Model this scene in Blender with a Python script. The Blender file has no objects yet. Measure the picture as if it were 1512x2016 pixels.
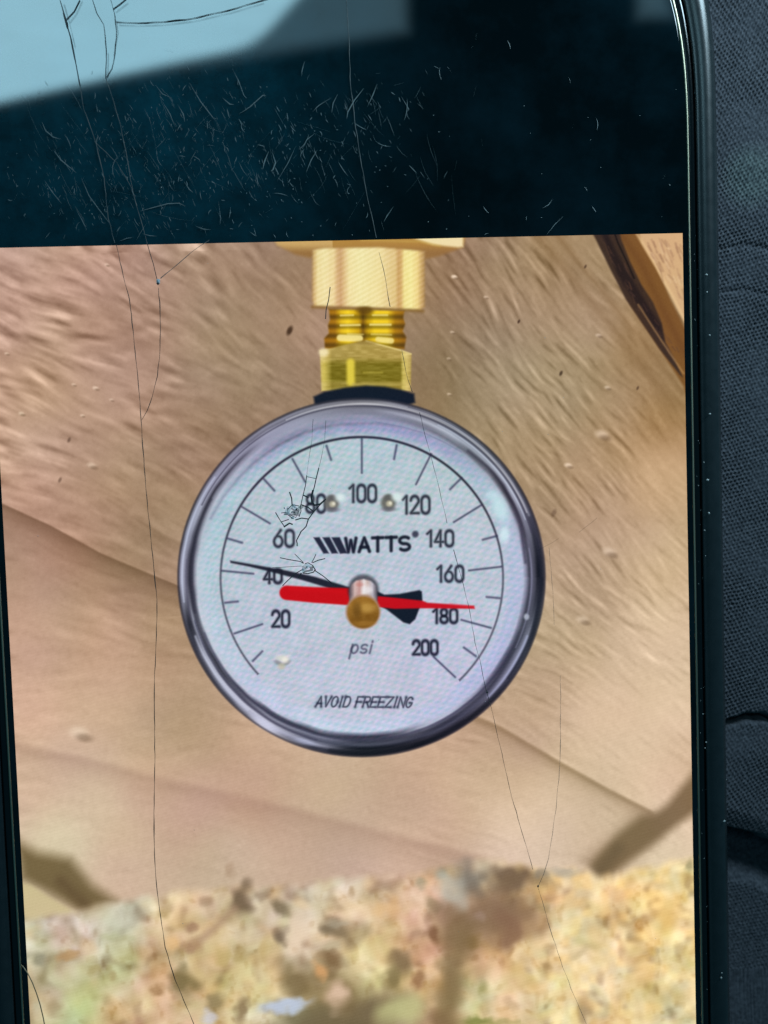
import bpy, bmesh, math, random
import numpy as np
from mathutils import Vector, Euler

C = bpy.context.scene
col = C.collection
MM = 0.001
rnd = random.Random(7)
rs = np.random.RandomState(11)

# ------------------------------------------------------------------ camera, world, lamps
FPX, PCX, PCY = 2500.0, 756.0, 1008.0                     # focal length and centre in photo pixels
CAM_ROT = (-0.0663735, -0.0844040, -0.0335485)
CAM_LOC = np.array([-6.89021, -17.19057, 119.7322])      # mm above the phone's glass
cam = bpy.data.cameras.new('camera')
cam.sensor_fit = 'VERTICAL'; cam.sensor_height = 24.0; cam.lens = FPX / 2016 * 24.0
cam.clip_start = 0.005; cam.clip_end = 20
camo = bpy.data.objects.new('camera', cam); col.objects.link(camo)
camo.location = Vector(CAM_LOC * MM); camo.rotation_euler = Euler(CAM_ROT, 'XYZ')
cam.dof.use_dof = True; cam.dof.focus_distance = 0.1205
cam.dof.aperture_fstop = cam.lens / 1000 / 0.0013
C.camera = camo
RM = np.array(Euler(CAM_ROT, 'XYZ').to_matrix())

def P(px, py, z=0.0):
    """photo pixel -> point (mm) on the level plane z above the glass"""
    d = RM @ np.array([(px - PCX) / FPX, -(py - PCY) / FPX, -1.0])
    return CAM_LOC + d * (z - CAM_LOC[2]) / d[2]

def project(x, y, z=0.0):
    qx, qy, qz = x - CAM_LOC[0], y - CAM_LOC[1], z - CAM_LOC[2]
    a = RM[0, 0] * qx + RM[1, 0] * qy + RM[2, 0] * qz
    b = RM[0, 1] * qx + RM[1, 1] * qy + RM[2, 1] * qz
    c = RM[0, 2] * qx + RM[1, 2] * qy + RM[2, 2] * qz
    return PCX - FPX * a / c, PCY + FPX * b / c

w = bpy.data.worlds.new('World'); C.world = w; w.use_nodes = True
bg = w.node_tree.nodes['Background']
bg.inputs[0].default_value = (0.016, 0.082, 0.118, 1); bg.inputs[1].default_value = 1.0

# the bright pane of sky mirrored at the top left of the glass: one soft lamp with a shaped opening
LZ = 520.0
def mirror(px, py):
    p = P(px, py); k = (LZ + CAM_LOC[2]) / CAM_LOC[2]
    return CAM_LOC[:2] + (p[:2] - CAM_LOC[:2]) * k
lx0, ly1 = mirror(-40, -70); lx1, ly0 = mirror(1350, 260)
la = bpy.data.lights.new('window_light', 'AREA'); la.shape = 'RECTANGLE'
la.size = (lx1 - lx0) * MM; la.size_y = (ly1 - ly0) * MM
la.color = (1, 1, 1)
LAMP_L = 15.0                                              # radiance of the bright pane
la.energy = LAMP_L * math.pi * la.size * la.size_y
lo = bpy.data.objects.new('window_light', la); col.objects.link(lo)
lo.location = ((lx0 + lx1) / 2 * MM, (ly0 + ly1) / 2 * MM, LZ * MM)
la.use_nodes = True
nt = la.node_tree; N = nt.nodes; L = nt.links
em = [n for n in N if n.type == 'EMISSION'][0]
geo = N.new('ShaderNodeNewGeometry'); sep = N.new('ShaderNodeSeparateXYZ')
L.new(geo.outputs['Parametric'], sep.inputs[0])
def mth(nt, op, a, b=None, c=None):
    n = nt.nodes.new('ShaderNodeMath'); n.operation = op
    for i, v in enumerate((a, b, c)):
        if v is None: continue
        if isinstance(v, (int, float)): n.inputs[i].default_value = v
        else: nt.links.new(v, n.inputs[i])
    return n.outputs[0]
LAMP_FLIP_U, LAMP_FLIP_V = False, False
U_, V_ = sep.outputs[0], sep.outputs[1]
if LAMP_FLIP_U: U_ = mth(nt, 'SUBTRACT', 1.0, U_)
if LAMP_FLIP_V: V_ = mth(nt, 'SUBTRACT', 1.0, V_)
def half(p, q, soft):
    """signed distance (in lamp mm) to the line p->q, positive on its left, as nodes"""
    a = mirror(*p); b = mirror(*q)
    d = (b - a) / np.linalg.norm(b - a); n = np.array([-d[1], d[0]])
    sx, sy = (lx1 - lx0), (ly1 - ly0)
    c0 = n @ (np.array([lx0, ly0]) - a)
    return mth(nt, 'MULTIPLY_ADD', U_, float(n[0] * sx), mth(nt, 'MULTIPLY_ADD', V_, float(n[1] * sy), float(c0)))
h1 = half((-400, 294), (490, 92), 3); h2 = half((500, 92), (588, -6), 3)
sm = mth(nt, 'SMOOTH_MIN', h1, h2, 11.0)
mr = N.new('ShaderNodeMapRange'); mr.interpolation_type = 'SMOOTHSTEP'
mr.inputs['From Min'].default_value = -3; mr.inputs['From Max'].default_value = 3
L.new(sm, mr.inputs['Value'])
h3 = half((520, 104), (810, 58), 3); h4 = half((800, 80), (792, -300), 3)
mr2 = N.new('ShaderNodeMapRange'); mr2.interpolation_type = 'SMOOTHSTEP'
mr2.inputs['From Min'].default_value = -5; mr2.inputs['From Max'].default_value = 5
h5 = half((1200, 34), (1350, 30), 3); h6 = half((1256, -100), (1258, 60), 3); h7 = half((1330, 60), (1296, -80), 3)
L.new(mth(nt, 'MAXIMUM', mth(nt, 'MINIMUM', h3, h4), mth(nt, 'MINIMUM', h5, mth(nt, 'MINIMUM', h6, h7))), mr2.inputs['Value'])
noi = N.new('ShaderNodeTexNoise'); noi.inputs['Scale'].default_value = 9.0; noi.inputs['Detail'].default_value = 5.0
L.new(geo.outputs['Parametric'], noi.inputs['Vector'])
cr = N.new('ShaderNodeMix'); cr.data_type = 'RGBA'
L.new(mr.outputs[0], cr.inputs[0])
cr.inputs[6].default_value = (0.060, 0.118, 0.15, 1); cr.inputs[7].default_value = (0.425, 0.79, 0.95, 1)
fac = mth(nt, 'MAXIMUM', mr.outputs[0], mth(nt, 'MULTIPLY', mr2.outputs[0], 0.9))
vary = mth(nt, 'MULTIPLY_ADD', noi.outputs[0], 0.22, 0.89)
L.new(cr.outputs[2], em.inputs['Color'])
L.new(mth(nt, 'MULTIPLY', fac, vary), em.inputs['Strength'])

# daylight from the upper right, on the cloth and on the rounded case
lb = bpy.data.lights.new('daylight', 'AREA'); lb.shape = 'RECTANGLE'; lb.size = 0.05; lb.size_y = 0.075; lb.color = (0.60, 0.86, 1.0)
lb.energy = 0.46
lbo = bpy.data.objects.new('daylight', lb); col.objects.link(lbo)
lbo.location = (0.122, 0.092, 0.080)
lbo.rotation_euler = (Vector((0.04, 0.062, 0)) - lbo.location).to_track_quat('-Z', 'Y').to_euler()

C.view_settings.view_transform = 'Standard'; C.view_settings.look = 'None'
C.view_settings.exposure = 0; C.view_settings.gamma = 1

# ------------------------------------------------------------------ the picture on the display, computed texel by texel
UW, VH, TX = 32.4, 84.0, 18.0                               # half width, height (mm), texels per mm
TW, TH = int(2 * UW * TX), int(VH * TX)
uu = (np.arange(TW, dtype=np.float32) + .5) / TX - UW
vv = (np.arange(TH, dtype=np.float32) + .5) / TX
PX, PY = project(uu[None, :], -vv[:, None])
PX = PX.astype(np.float32); PY = PY.astype(np.float32)      # photo pixel of every texel
IMG = np.zeros((TH, TW, 3), np.float32)

def box(x0, y0, x1, y1, m=0):
    c = np.array([P(x, y) for x in (x0 - m, x1 + m) for y in (y0 - m, y1 + m)])
    i0 = int((-c[:, 1].max()) * TX) - 2; i1 = int((-c[:, 1].min()) * TX) + 3
    j0 = int((c[:, 0].min() + UW) * TX) - 2; j1 = int((c[:, 0].max() + UW) * TX) + 3
    return slice(max(0, i0), max(0, min(TH, i1))), slice(max(0, j0), max(0, min(TW, j1)))

def sstep(a, b, x):
    t = np.clip((x - a) / (b - a), 0, 1); return t * t * (3 - 2 * t)

def over(sl, colr, a):
    t = IMG[sl]; a = a[..., None]
    IMG[sl] = t * (1 - a) + np.asarray(colr, np.float32) * a

def seg_d(X, Y, pts):
    d = np.full(X.shape, 1e9, np.float32)
    for (ax, ay), (bx, by) in zip(pts[:-1], pts[1:]):
        ex, ey = bx - ax, by - ay; l2 = ex * ex + ey * ey + 1e-9
        t = np.clip(((X - ax) * ex + (Y - ay) * ey) / l2, 0, 1)
        d = np.minimum(d, np.hypot(X - ax - t * ex, Y - ay - t * ey))
    return d

def bounds(pts):
    a = np.array(pts); return a[:, 0].min(), a[:, 1].min(), a[:, 0].max(), a[:, 1].max()

def poly_sd(X, Y, pts):
    d = seg_d(X, Y, list(pts) + [pts[0]]); ins = np.zeros(X.shape, bool)
    n = len(pts)
    for i in range(n):
        (ax, ay), (bx, by) = pts[i], pts[(i + 1) % n]
        if ay == by: continue
        cnd = (ay > Y) != (by > Y)
        ins ^= cnd & (X < (bx - ax) * (Y - ay) / (by - ay) + ax)
    return np.where(ins, -d, d)

def stroke(pts, wd, colr, blur=2.0, a=1.0):
    sl = box(*bounds(pts), m=wd + blur + 3)
    X, Y = PX[sl], PY[sl]
    if X.size == 0: return
    over(sl, colr, a * (1 - sstep(-blur, blur, seg_d(X, Y, pts) - wd / 2)))

def poly(pts, colr, blur=2.0, a=1.0):
    sl = box(*bounds(pts), m=blur + 3)
    X, Y = PX[sl], PY[sl]
    if X.size == 0: return
    al = a * (1 - sstep(-blur, blur, poly_sd(X, Y, pts)))
    over(sl, colr(X, Y) if callable(colr) else colr, al)

def blob(cx, cy, rx, ry, colr, a=1.0, soft=0.55, rot=0, wob=0):
    r = max(rx, ry) * 1.6
    sl = box(cx - r, cy - r, cx + r, cy + r)
    X, Y = PX[sl] - cx, PY[sl] - cy
    if wob and X.size:
        X, Y = X + wob * rx * fbm(PX[sl], PY[sl], rx * 1.3 + 6, 301, 2), Y + wob * ry * fbm(PX[sl], PY[sl], ry * 1.3 + 6, 307, 2)
    if X.size == 0: return
    c, s = math.cos(math.radians(rot)), math.sin(math.radians(rot))
    q = np.hypot((X * c + Y * s) / rx, (-X * s + Y * c) / ry)
    over(sl, colr, a * (1 - sstep(1 - soft, 1 + soft, q)))

def vnoise(X, Y, sc, seed):
    t = np.random.RandomState(seed).rand(64, 64).astype(np.float32)
    x = X / sc + 900; y = Y / sc + 900
    xi = np.floor(x).astype(np.int32); yi = np.floor(y).astype(np.int32)
    fx = x - xi; fy = y - yi
    fx = fx * fx * fx * (fx * (fx * 6 - 15) + 10); fy = fy * fy * fy * (fy * (fy * 6 - 15) + 10)
    g = lambda i, j: t[(yi + j) & 63, (xi + i) & 63]
    return (g(0, 0) * (1 - fx) + g(1, 0) * fx) * (1 - fy) + (g(0, 1) * (1 - fx) + g(1, 1) * fx) * fy - .5

def fbm(X, Y, sc, seed, octs=3):
    s = 0; a = 1
    for o in range(octs):
        c, q = math.cos(o * 1.1 + .3), math.sin(o * 1.1 + .3)
        s = s + a * vnoise(X * c - Y * q, X * q + Y * c, sc / 2 ** o, seed + o); a *= .55
    return s

def field(pts, power=3.2):
    """smooth colours through sampled points, evaluated coarsely and stretched"""
    gx = np.arange(-80, 1480, 20.0); gy = np.arange(420, 2260, 20.0)
    GX, GY = np.meshgrid(gx, gy); p = np.array(pts, float)
    wt = [1 / (((GX - q[0]) ** 2 + (GY - q[1]) ** 2) / 4000 + .35) ** (power / 2) for q in p]
    s = sum(wt)
    F = np.stack([sum(wi * q[2 + k] for wi, q in zip(wt, p)) / s for k in range(p.shape[1] - 2)], -1)
    x = np.clip((PX + 80) / 20, 0, len(gx) - 1.01); y = np.clip((PY - 420) / 20, 0, len(gy) - 1.01)
    xi = x.astype(int); yi = y.astype(int); fx = (x - xi)[..., None]; fy = (y - yi)[..., None]
    return ((F[yi, xi] * (1 - fx) + F[yi, xi + 1] * fx) * (1 - fy) + (F[yi + 1, xi] * (1 - fx) + F[yi + 1, xi + 1] * fx) * fy).astype(np.float32)

# ---- painted timber siding
WALL = [(20,520,184,152,134),(150,520,186,152,132),(300,520,168,136,116),(450,520,160,130,108),(560,540,155,126,104),
 (20,620,184,150,132),(150,650,166,135,112),(300,650,162,132,110),(450,650,154,126,102),(580,650,156,128,106),(600,720,150,123,98),
 (50,760,174,141,118),(200,760,168,138,115),(400,760,152,124,101),(50,900,184,150,128),(200,900,166,136,112),(350,900,149,120,97),(430,850,143,116,90),
 (20,970,182,148,125),(150,1000,168,136,112),(300,1080,154,126,102),(30,1100,172,142,117),(150,1120,164,133,108),(260,1160,157,126,101),
 (60,1250,188,154,130),(200,1250,184,151,125),(330,1250,164,134,106),(60,1400,198,166,142),(200,1400,194,162,138),(350,1400,172,145,120),
 (450,1480,178,150,124),(60,1550,202,174,146),(180,1570,200,178,150),(300,1560,186,155,130),(350,1600,190,158,136),(500,1560,184,156,130),
 (600,1600,186,162,137),(450,1680,190,170,143),(700,1680,186,162,140),(120,1650,204,190,160),(250,1680,202,174,150),
 (900,550,146,116,90),(950,650,146,120,94),(880,750,134,111,82),(1000,560,160,131,100),(1100,560,154,124,90),(1150,650,156,126,94),(1250,700,150,116,78),
 (1000,750,154,128,100),(1100,800,162,134,104),(1200,800,166,134,100),(1300,820,148,112,72),(1300,950,184,148,111),(1150,950,170,138,106),
 (1080,1000,154,126,96),(1150,1100,174,143,114),(1300,1100,192,158,125),(1100,1250,178,148,118),(1300,1250,202,170,140),(1050,1350,178,148,118),
 (1200,1400,200,169,140),(1330,1420,206,176,146),(1000,1500,182,153,124),(900,1560,192,162,136),(1100,1600,202,171,146),(1000,1660,204,176,152),
 (1250,1500,200,170,140),(1340,1470,190,160,128),(800,1600,190,162,138),(1300,1680,205,180,150)]
IMG[:] = field(WALL)
IMG += sstep(850, 1000, PX)[..., None] * np.array([3., 7, 8], np.float32) + 2
IMG *= np.array([1.035, 1.03, 1.03], np.float32) * (1 + .025 * sstep(1150, 1450, PY))[..., None]
# grain: line integrals along a bent flow, lit from above
LX, LY = PX[::2, ::2], PY[::2, ::2]
th = field([(20,560,20),(150,640,18),(150,820,28),(300,560,30),(330,760,30),(450,560,38),(500,700,42),(560,600,44),(60,950,24),(250,1000,22),
            (200,1200,12),(100,1400,4),(400,1500,8),(950,560,54),(900,700,46),(1050,650,52),(1150,800,52),(1250,900,54),(1100,950,54),(1150,1100,50),(1250,1250,42),
            (1100,1250,34),(1050,1350,28),(1300,1100,46),(900,1550,10)])[::2, ::2, 0]
th = np.radians(th + 22 * vnoise(LX, LY, 110, 5) + 15 * vnoise(LX, LY, 40, 6))
amp = field([(40,560,1.25),(60,720,1.1),(250,580,.95),(250,760,.8),(420,560,.75),(450,740,.5),(560,600,.6),(60,920,1.1),(230,920,.6),(60,1040,.4),(250,1150,.35),
             (100,1250,.22),(200,1450,.14),(300,1650,.07),(600,1640,.06),(950,560,.7),(930,680,.75),(880,760,.35),(1050,620,1.0),(1150,650,.8),(1250,720,.25),(1100,800,1.0),
             (1200,830,.6),(1310,880,.25),(1100,950,.85),(1200,1000,.7),(1300,1050,.45),(1130,1130,.9),(1250,1200,.6),(1060,1330,.5),(1200,1380,.2),(1050,1560,.1),(1250,1450,.12)])[::2, ::2, 0]
def lic(noise, n, step):
    h, wd = noise.shape; acc = noise.copy()
    jj, ii = np.meshgrid(np.arange(wd, dtype=np.float32), np.arange(h, dtype=np.float32))
    for sg in (1, -1):
        x, y = jj.copy(), ii.copy()
        for k in range(n):
            xi = np.clip(x, 0, wd - 1).astype(np.int32); yi = np.clip(y, 0, h - 1).astype(np.int32)
            t = th[yi, xi]; x += sg * step * np.cos(t); y += sg * step * np.sin(t)
            xi = np.clip(x, 0, wd - 1).astype(np.int32); yi = np.clip(y, 0, h - 1).astype(np.int32)
            acc += noise[yi, xi] * (1 - (k + 1) / (n + 1)) ** .7
    return acc / acc.std()
def blur(a, s):
    h, wd = a.shape; p = int(4 * s) + 1
    a = np.pad(a, p, mode='edge')
    fy = np.fft.fftfreq(a.shape[0])[:, None]; fx = np.fft.rfftfreq(a.shape[1])[None, :]
    r = np.fft.irfft2(np.fft.rfft2(a) * np.exp(-2 * (math.pi * s) ** 2 * (fx * fx + fy * fy)), a.shape)
    return r[p:-p, p:-p].astype(np.float32)
def emboss(h):
    gy, gx = np.gradient(h)
    e = -(gx * -np.sin(th) + gy * np.cos(th)) ; return e / e.std()
hb = lic(blur(rs.randn(*LX.shape).astype(np.float32), 2.1), 9, 1.5)
hf = lic(blur(rs.randn(*LX.shape).astype(np.float32), 1.0), 9, 1.2)
hc = lic(blur(rs.randn(*LX.shape).astype(np.float32), 3.6), 7, 1.7); e0 = emboss(blur(hc, 1.0))
e1 = emboss(blur(hb, .9)); e2 = emboss(blur(hf, .5))
gate = sstep(-.5, .3, vnoise(LX, LY, 70, 21) + .6 * vnoise(LX, LY, 32, 22) + .1)
pk = np.clip(hb - 1.15, 0, 2)
e3 = emboss(blur(lic(blur(rs.randn(*LX.shape).astype(np.float32), 1.6), 9, 1.5), .6))
e1 = e1 * sstep(520, 640, LX) * .5 + e1 * sstep(640, 520, LX) + e3 * sstep(520, 640, LX) * .85
g1 = (1 + .35 * sstep(800, 950, LX)) * (7.5 * np.clip(e1 - .5, 0, 3) - 10.5 * np.clip(-e1 - .65, 0, 3) + 2.2 * e1)
left = sstep(640, 520, LX)
lf = 1 - .12 * left
gr = amp * ((.35 + .65 * gate) * lf * (g1 + 3.0 * e2 * lf) + 5.0 * e0 * (.3 + gate) * (.45 + .75 * left) + 0 * gate + left * gate * (16 * np.clip(hc - .9, 0, 2) - 13 * np.roll(np.clip(hc - .9, 0, 2), 6, 0)))
gr = gr + 2.0 * vnoise(LX, LY, 130, 23) * 6 + 3.5 * blur(rs.randn(*LX.shape).astype(np.float32), 1.1) * 1.4
gr = np.repeat(np.repeat(gr, 2, 0), 2, 1)[:TH, :TW]; gr = np.pad(gr, ((0, TH - gr.shape[0]), (0, TW - gr.shape[1])), mode='edge')
gr = blur(gr, .35) * 1.22
IMG += gr[..., None] * np.array([1.0, .97, .95], np.float32)
# lapped board edges and their soft shade lines, the open joint at the upper right
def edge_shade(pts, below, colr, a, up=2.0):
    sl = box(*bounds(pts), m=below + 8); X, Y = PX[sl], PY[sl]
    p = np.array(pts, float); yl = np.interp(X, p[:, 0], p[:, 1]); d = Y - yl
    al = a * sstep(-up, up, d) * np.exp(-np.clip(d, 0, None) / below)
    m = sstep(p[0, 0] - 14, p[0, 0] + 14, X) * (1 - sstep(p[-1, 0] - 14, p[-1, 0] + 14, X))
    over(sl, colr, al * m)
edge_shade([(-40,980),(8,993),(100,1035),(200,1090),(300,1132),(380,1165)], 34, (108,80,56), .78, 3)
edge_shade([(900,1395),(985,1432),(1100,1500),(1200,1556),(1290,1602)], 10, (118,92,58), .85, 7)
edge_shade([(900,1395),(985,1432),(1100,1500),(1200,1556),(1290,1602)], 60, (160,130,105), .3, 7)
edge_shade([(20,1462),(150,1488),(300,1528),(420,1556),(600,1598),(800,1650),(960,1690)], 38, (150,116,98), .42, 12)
for q in ((1060,466,1330,800,26,.45), (1095,462,1345,772,13,.5)):
    stroke([(q[0],q[1]),(q[2],q[3])], 6, (112,80,44), q[4], q[5])
poly([(1180,440),(1255,440),(1290,520),(1320,590),(1352,655),(1356,800),(1345,760),(1300,690),(1240,600)], (122,80,38), 4, .95)
stroke([(1215,450),(1262,520),(1300,600),(1350,700)], 12, (108,68,34), 8, .6)
poly([(1150,430),(1215,430),(1222,470),(1240,515),(1262,560),(1285,595),(1302,635),(1310,675),(1330,712),(1343,742),(1338,738),(1300,690),(1266,640),(1232,590),(1200,528),(1172,470)], (60,42,34), 3, .97)
poly([(1176,440),(1186,440),(1215,500),(1262,580),(1300,640),(1305,670),(1260,610),(1215,540)], (34,22,24), 5, .75)
stroke([(1208,455),(1216,478),(1232,512),(1248,548)], 3, (26,16,16), 2, .9)
for k in range(40):
    t = rnd.random(); x = 1190 + 130 * t + rnd.uniform(-12, 14); y = 480 + 210 * t + rnd.uniform(-12, 12)
    stroke([(x, y), (x + rnd.uniform(3, 9), y + rnd.uniform(6, 18))], 2, rnd.choice([(80,54,48), (44,28,32), (96,64,48)]), 2, .4)
poly([(1250,430),(1370,430),(1370,690),(1352,645),(1325,590),(1290,525),(1262,478)], (214,174,130), 4, .97)
stroke([(1252,458),(1292,525),(1328,592),(1352,640)], 5, (236,200,150), 4, .7)
for k in range(60):
    x = rnd.uniform(1275, 1360); y = rnd.uniform(470, 470 + (x - 1262) * 1.7)
    stroke([(x, y), (x + rnd.uniform(4, 9), y + rnd.uniform(8, 22))], 3, rnd.choice([(150,110,84), (232,200,160), (176,134,104)]), 3, .45)
stroke([(1256,600),(1300,668),(1345,735)], 3, (196,150,96), 3, .6)
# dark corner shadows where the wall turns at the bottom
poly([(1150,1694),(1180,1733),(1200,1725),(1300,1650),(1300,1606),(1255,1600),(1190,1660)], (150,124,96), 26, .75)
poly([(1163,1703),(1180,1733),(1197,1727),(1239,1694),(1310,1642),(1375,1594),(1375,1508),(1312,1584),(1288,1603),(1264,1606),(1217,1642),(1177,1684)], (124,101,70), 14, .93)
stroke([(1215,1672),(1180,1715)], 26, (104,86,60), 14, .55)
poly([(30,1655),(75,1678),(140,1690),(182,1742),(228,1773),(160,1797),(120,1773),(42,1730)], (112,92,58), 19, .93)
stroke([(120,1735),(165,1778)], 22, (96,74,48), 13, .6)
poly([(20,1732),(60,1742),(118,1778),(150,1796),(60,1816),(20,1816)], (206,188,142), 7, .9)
# paint nibs and specks
for (x, y, r, k) in [(155,1442,13,1.0),(188,764,4,1.2),(180,916,6,.9),(145,757,3,.9),(42,814,4,1),(162,818,3,1),(219,787,3,.8),(118,945,4,-.8),(13,696,3,.9),(210,521,3,.8),
                     (1184,855,9,1.0),(1118,916,5,1.3),(1195,763,4,.9),(1198,1086,9,.8),(1146,1220,8,.8),(894,545,4,1.6),(1178,660,4,.8),(956,585,3,.9),(890,654,3,.9),(883,706,3,.8),(884,776,3,.9),
                     (570,651,7,-1.6),(1021,633,3,-1.5),(1104,735,4,-1.4),(1152,525,3,-1.2),(1255,764,3,-1.1),(1090,1010,6,-.6),(136,866,4,-.8)]:
    if k > 0:
        blob(x, y, r * 1.35, r * .85, (240, 215, 190), .6 * k if k < 1.6 else 1, .7, 10)
        blob(x + r * .8, y + r * .8, r * 1.2, r * .6, (110, 84, 62), .45, .7, 10)
    else:
        blob(x, y, r * .7, r * 1.3, (70, 48, 34), min(1, -.6 * k), .6, 25)

# ---- mottled stone below the wall
STONE_TOP = [(20,1815),(46,1812),(110,1805),(165,1792),(215,1779),(260,1773),(310,1765),(370,1758),(430,1753),(480,1750),(560,1745),(650,1738),(740,1730),(820,1722),
             (880,1706),(960,1693),(1010,1701),(1060,1716),(1130,1709),(1180,1729),(1210,1722),(1280,1708),(1385,1688)]
STONE = [(70,1850,200,192,160),(70,1950,190,172,138),(140,1830,202,178,160),(160,1900,206,186,148),(150,2000,188,188,132),(250,1790,194,188,160),(250,1900,212,202,146),(240,1980,202,168,125),
 (300,1850,206,182,148),(300,1920,214,162,118),(350,1780,222,188,136),(420,1800,216,182,144),(420,1900,202,182,130),(480,1860,206,186,135),(480,1950,212,197,150),(520,1780,202,178,145),
 (600,1800,202,187,155),(620,1850,218,193,160),(720,1800,207,188,155),(720,1860,224,204,140),(760,1910,212,192,130),(820,1820,212,163,125),(840,1880,212,158,120),(860,1960,222,178,130),
 (950,1900,222,173,130),(930,1960,212,202,145),(1000,1980,222,188,150),(1050,1800,212,183,130),(1050,1900,222,193,140),(1100,1980,212,202,150),(1150,1850,225,202,150),(1200,1780,222,188,130),
 (1200,1930,222,202,155),(1300,1800,227,188,120),(1300,1880,225,196,135),(1250,1980,218,193,135),(1350,1740,227,198,140),(1350,1980,208,193,145),(600,2080,140,118,85),(1000,2080,200,175,125)]
sl = box(-40, 1660, 1420, 2260); X, Y = PX[sl], PY[sl]
sf = field(STONE, 4.0)[sl]
wx = X + 14 * vnoise(X, Y, 44, 31); wy = Y + 14 * vnoise(X, Y, 44, 35)
n1 = fbm(wx, wy, 46, 41, 2); n2 = fbm(wx, wy, 80, 45, 2); n3 = fbm(wx, wy, 26, 49, 2); n4 = fbm(wx, wy, 34, 53, 2)
sf = sf * (1.03 + .06 * sstep(950, 1150, X))[..., None] + (n1 * 36 + n3 * 26)[..., None] * np.array([.9, 1, 1.15]) + n2[..., None] * np.array([10., -4, -16]) + n4[..., None] * np.array([-7., 6, -7])
pore = sstep(.10, .55, fbm(wx, wy, 27, 61, 2))
sf = sf * (1 - .22 * pore[..., None] * np.array([.8, 1, 1.15]))
warm = sstep(.05, .5, fbm(wx, wy, 48, 67, 2)); sf = sf * (1 - .4 * warm[..., None]) + np.array([228., 184, 122]) * .4 * warm[..., None]
sb = np.stack([blur(sf[..., k].astype(np.float32), 3.0) for k in range(3)], -1); sc2 = np.stack([blur(sf[..., k].astype(np.float32), 2.3) for k in range(3)], -1)
mr_ = (.25 + .75 * sstep(900, 1150, X))[..., None]; sf = sb * (1 - mr_) + sc2 * mr_
sg = sf.mean(-1, keepdims=True); sf = sf * .84 + (sg * .16 + 3) * np.array([1.03, 1.0, .95])
n5 = vnoise(wx, wy, 9, 73) + .8 * vnoise(wx, wy, 15, 74); n6 = vnoise(wx, wy, 18, 75)
sf = sf + (n5 * 8 * (.6 + .6 * mr_[..., 0]))[..., None] * np.array([.9, 1, 1.1]) + n6[..., None] * np.array([14., 2, -16]) * mr_ - (15 * sstep(.16, .48, vnoise(wx, wy, 17, 76) * .7 + vnoise(wx, wy, 9, 77) * .5))[..., None] * np.array([.8, 1, 1.2])
yt = np.interp(X, [p[0] for p in STONE_TOP], [p[1] for p in STONE_TOP]) + 9 * fbm(X, X * 0, 30, 71)
over(sl, sf, sstep(-15, 13, Y - yt))
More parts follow.
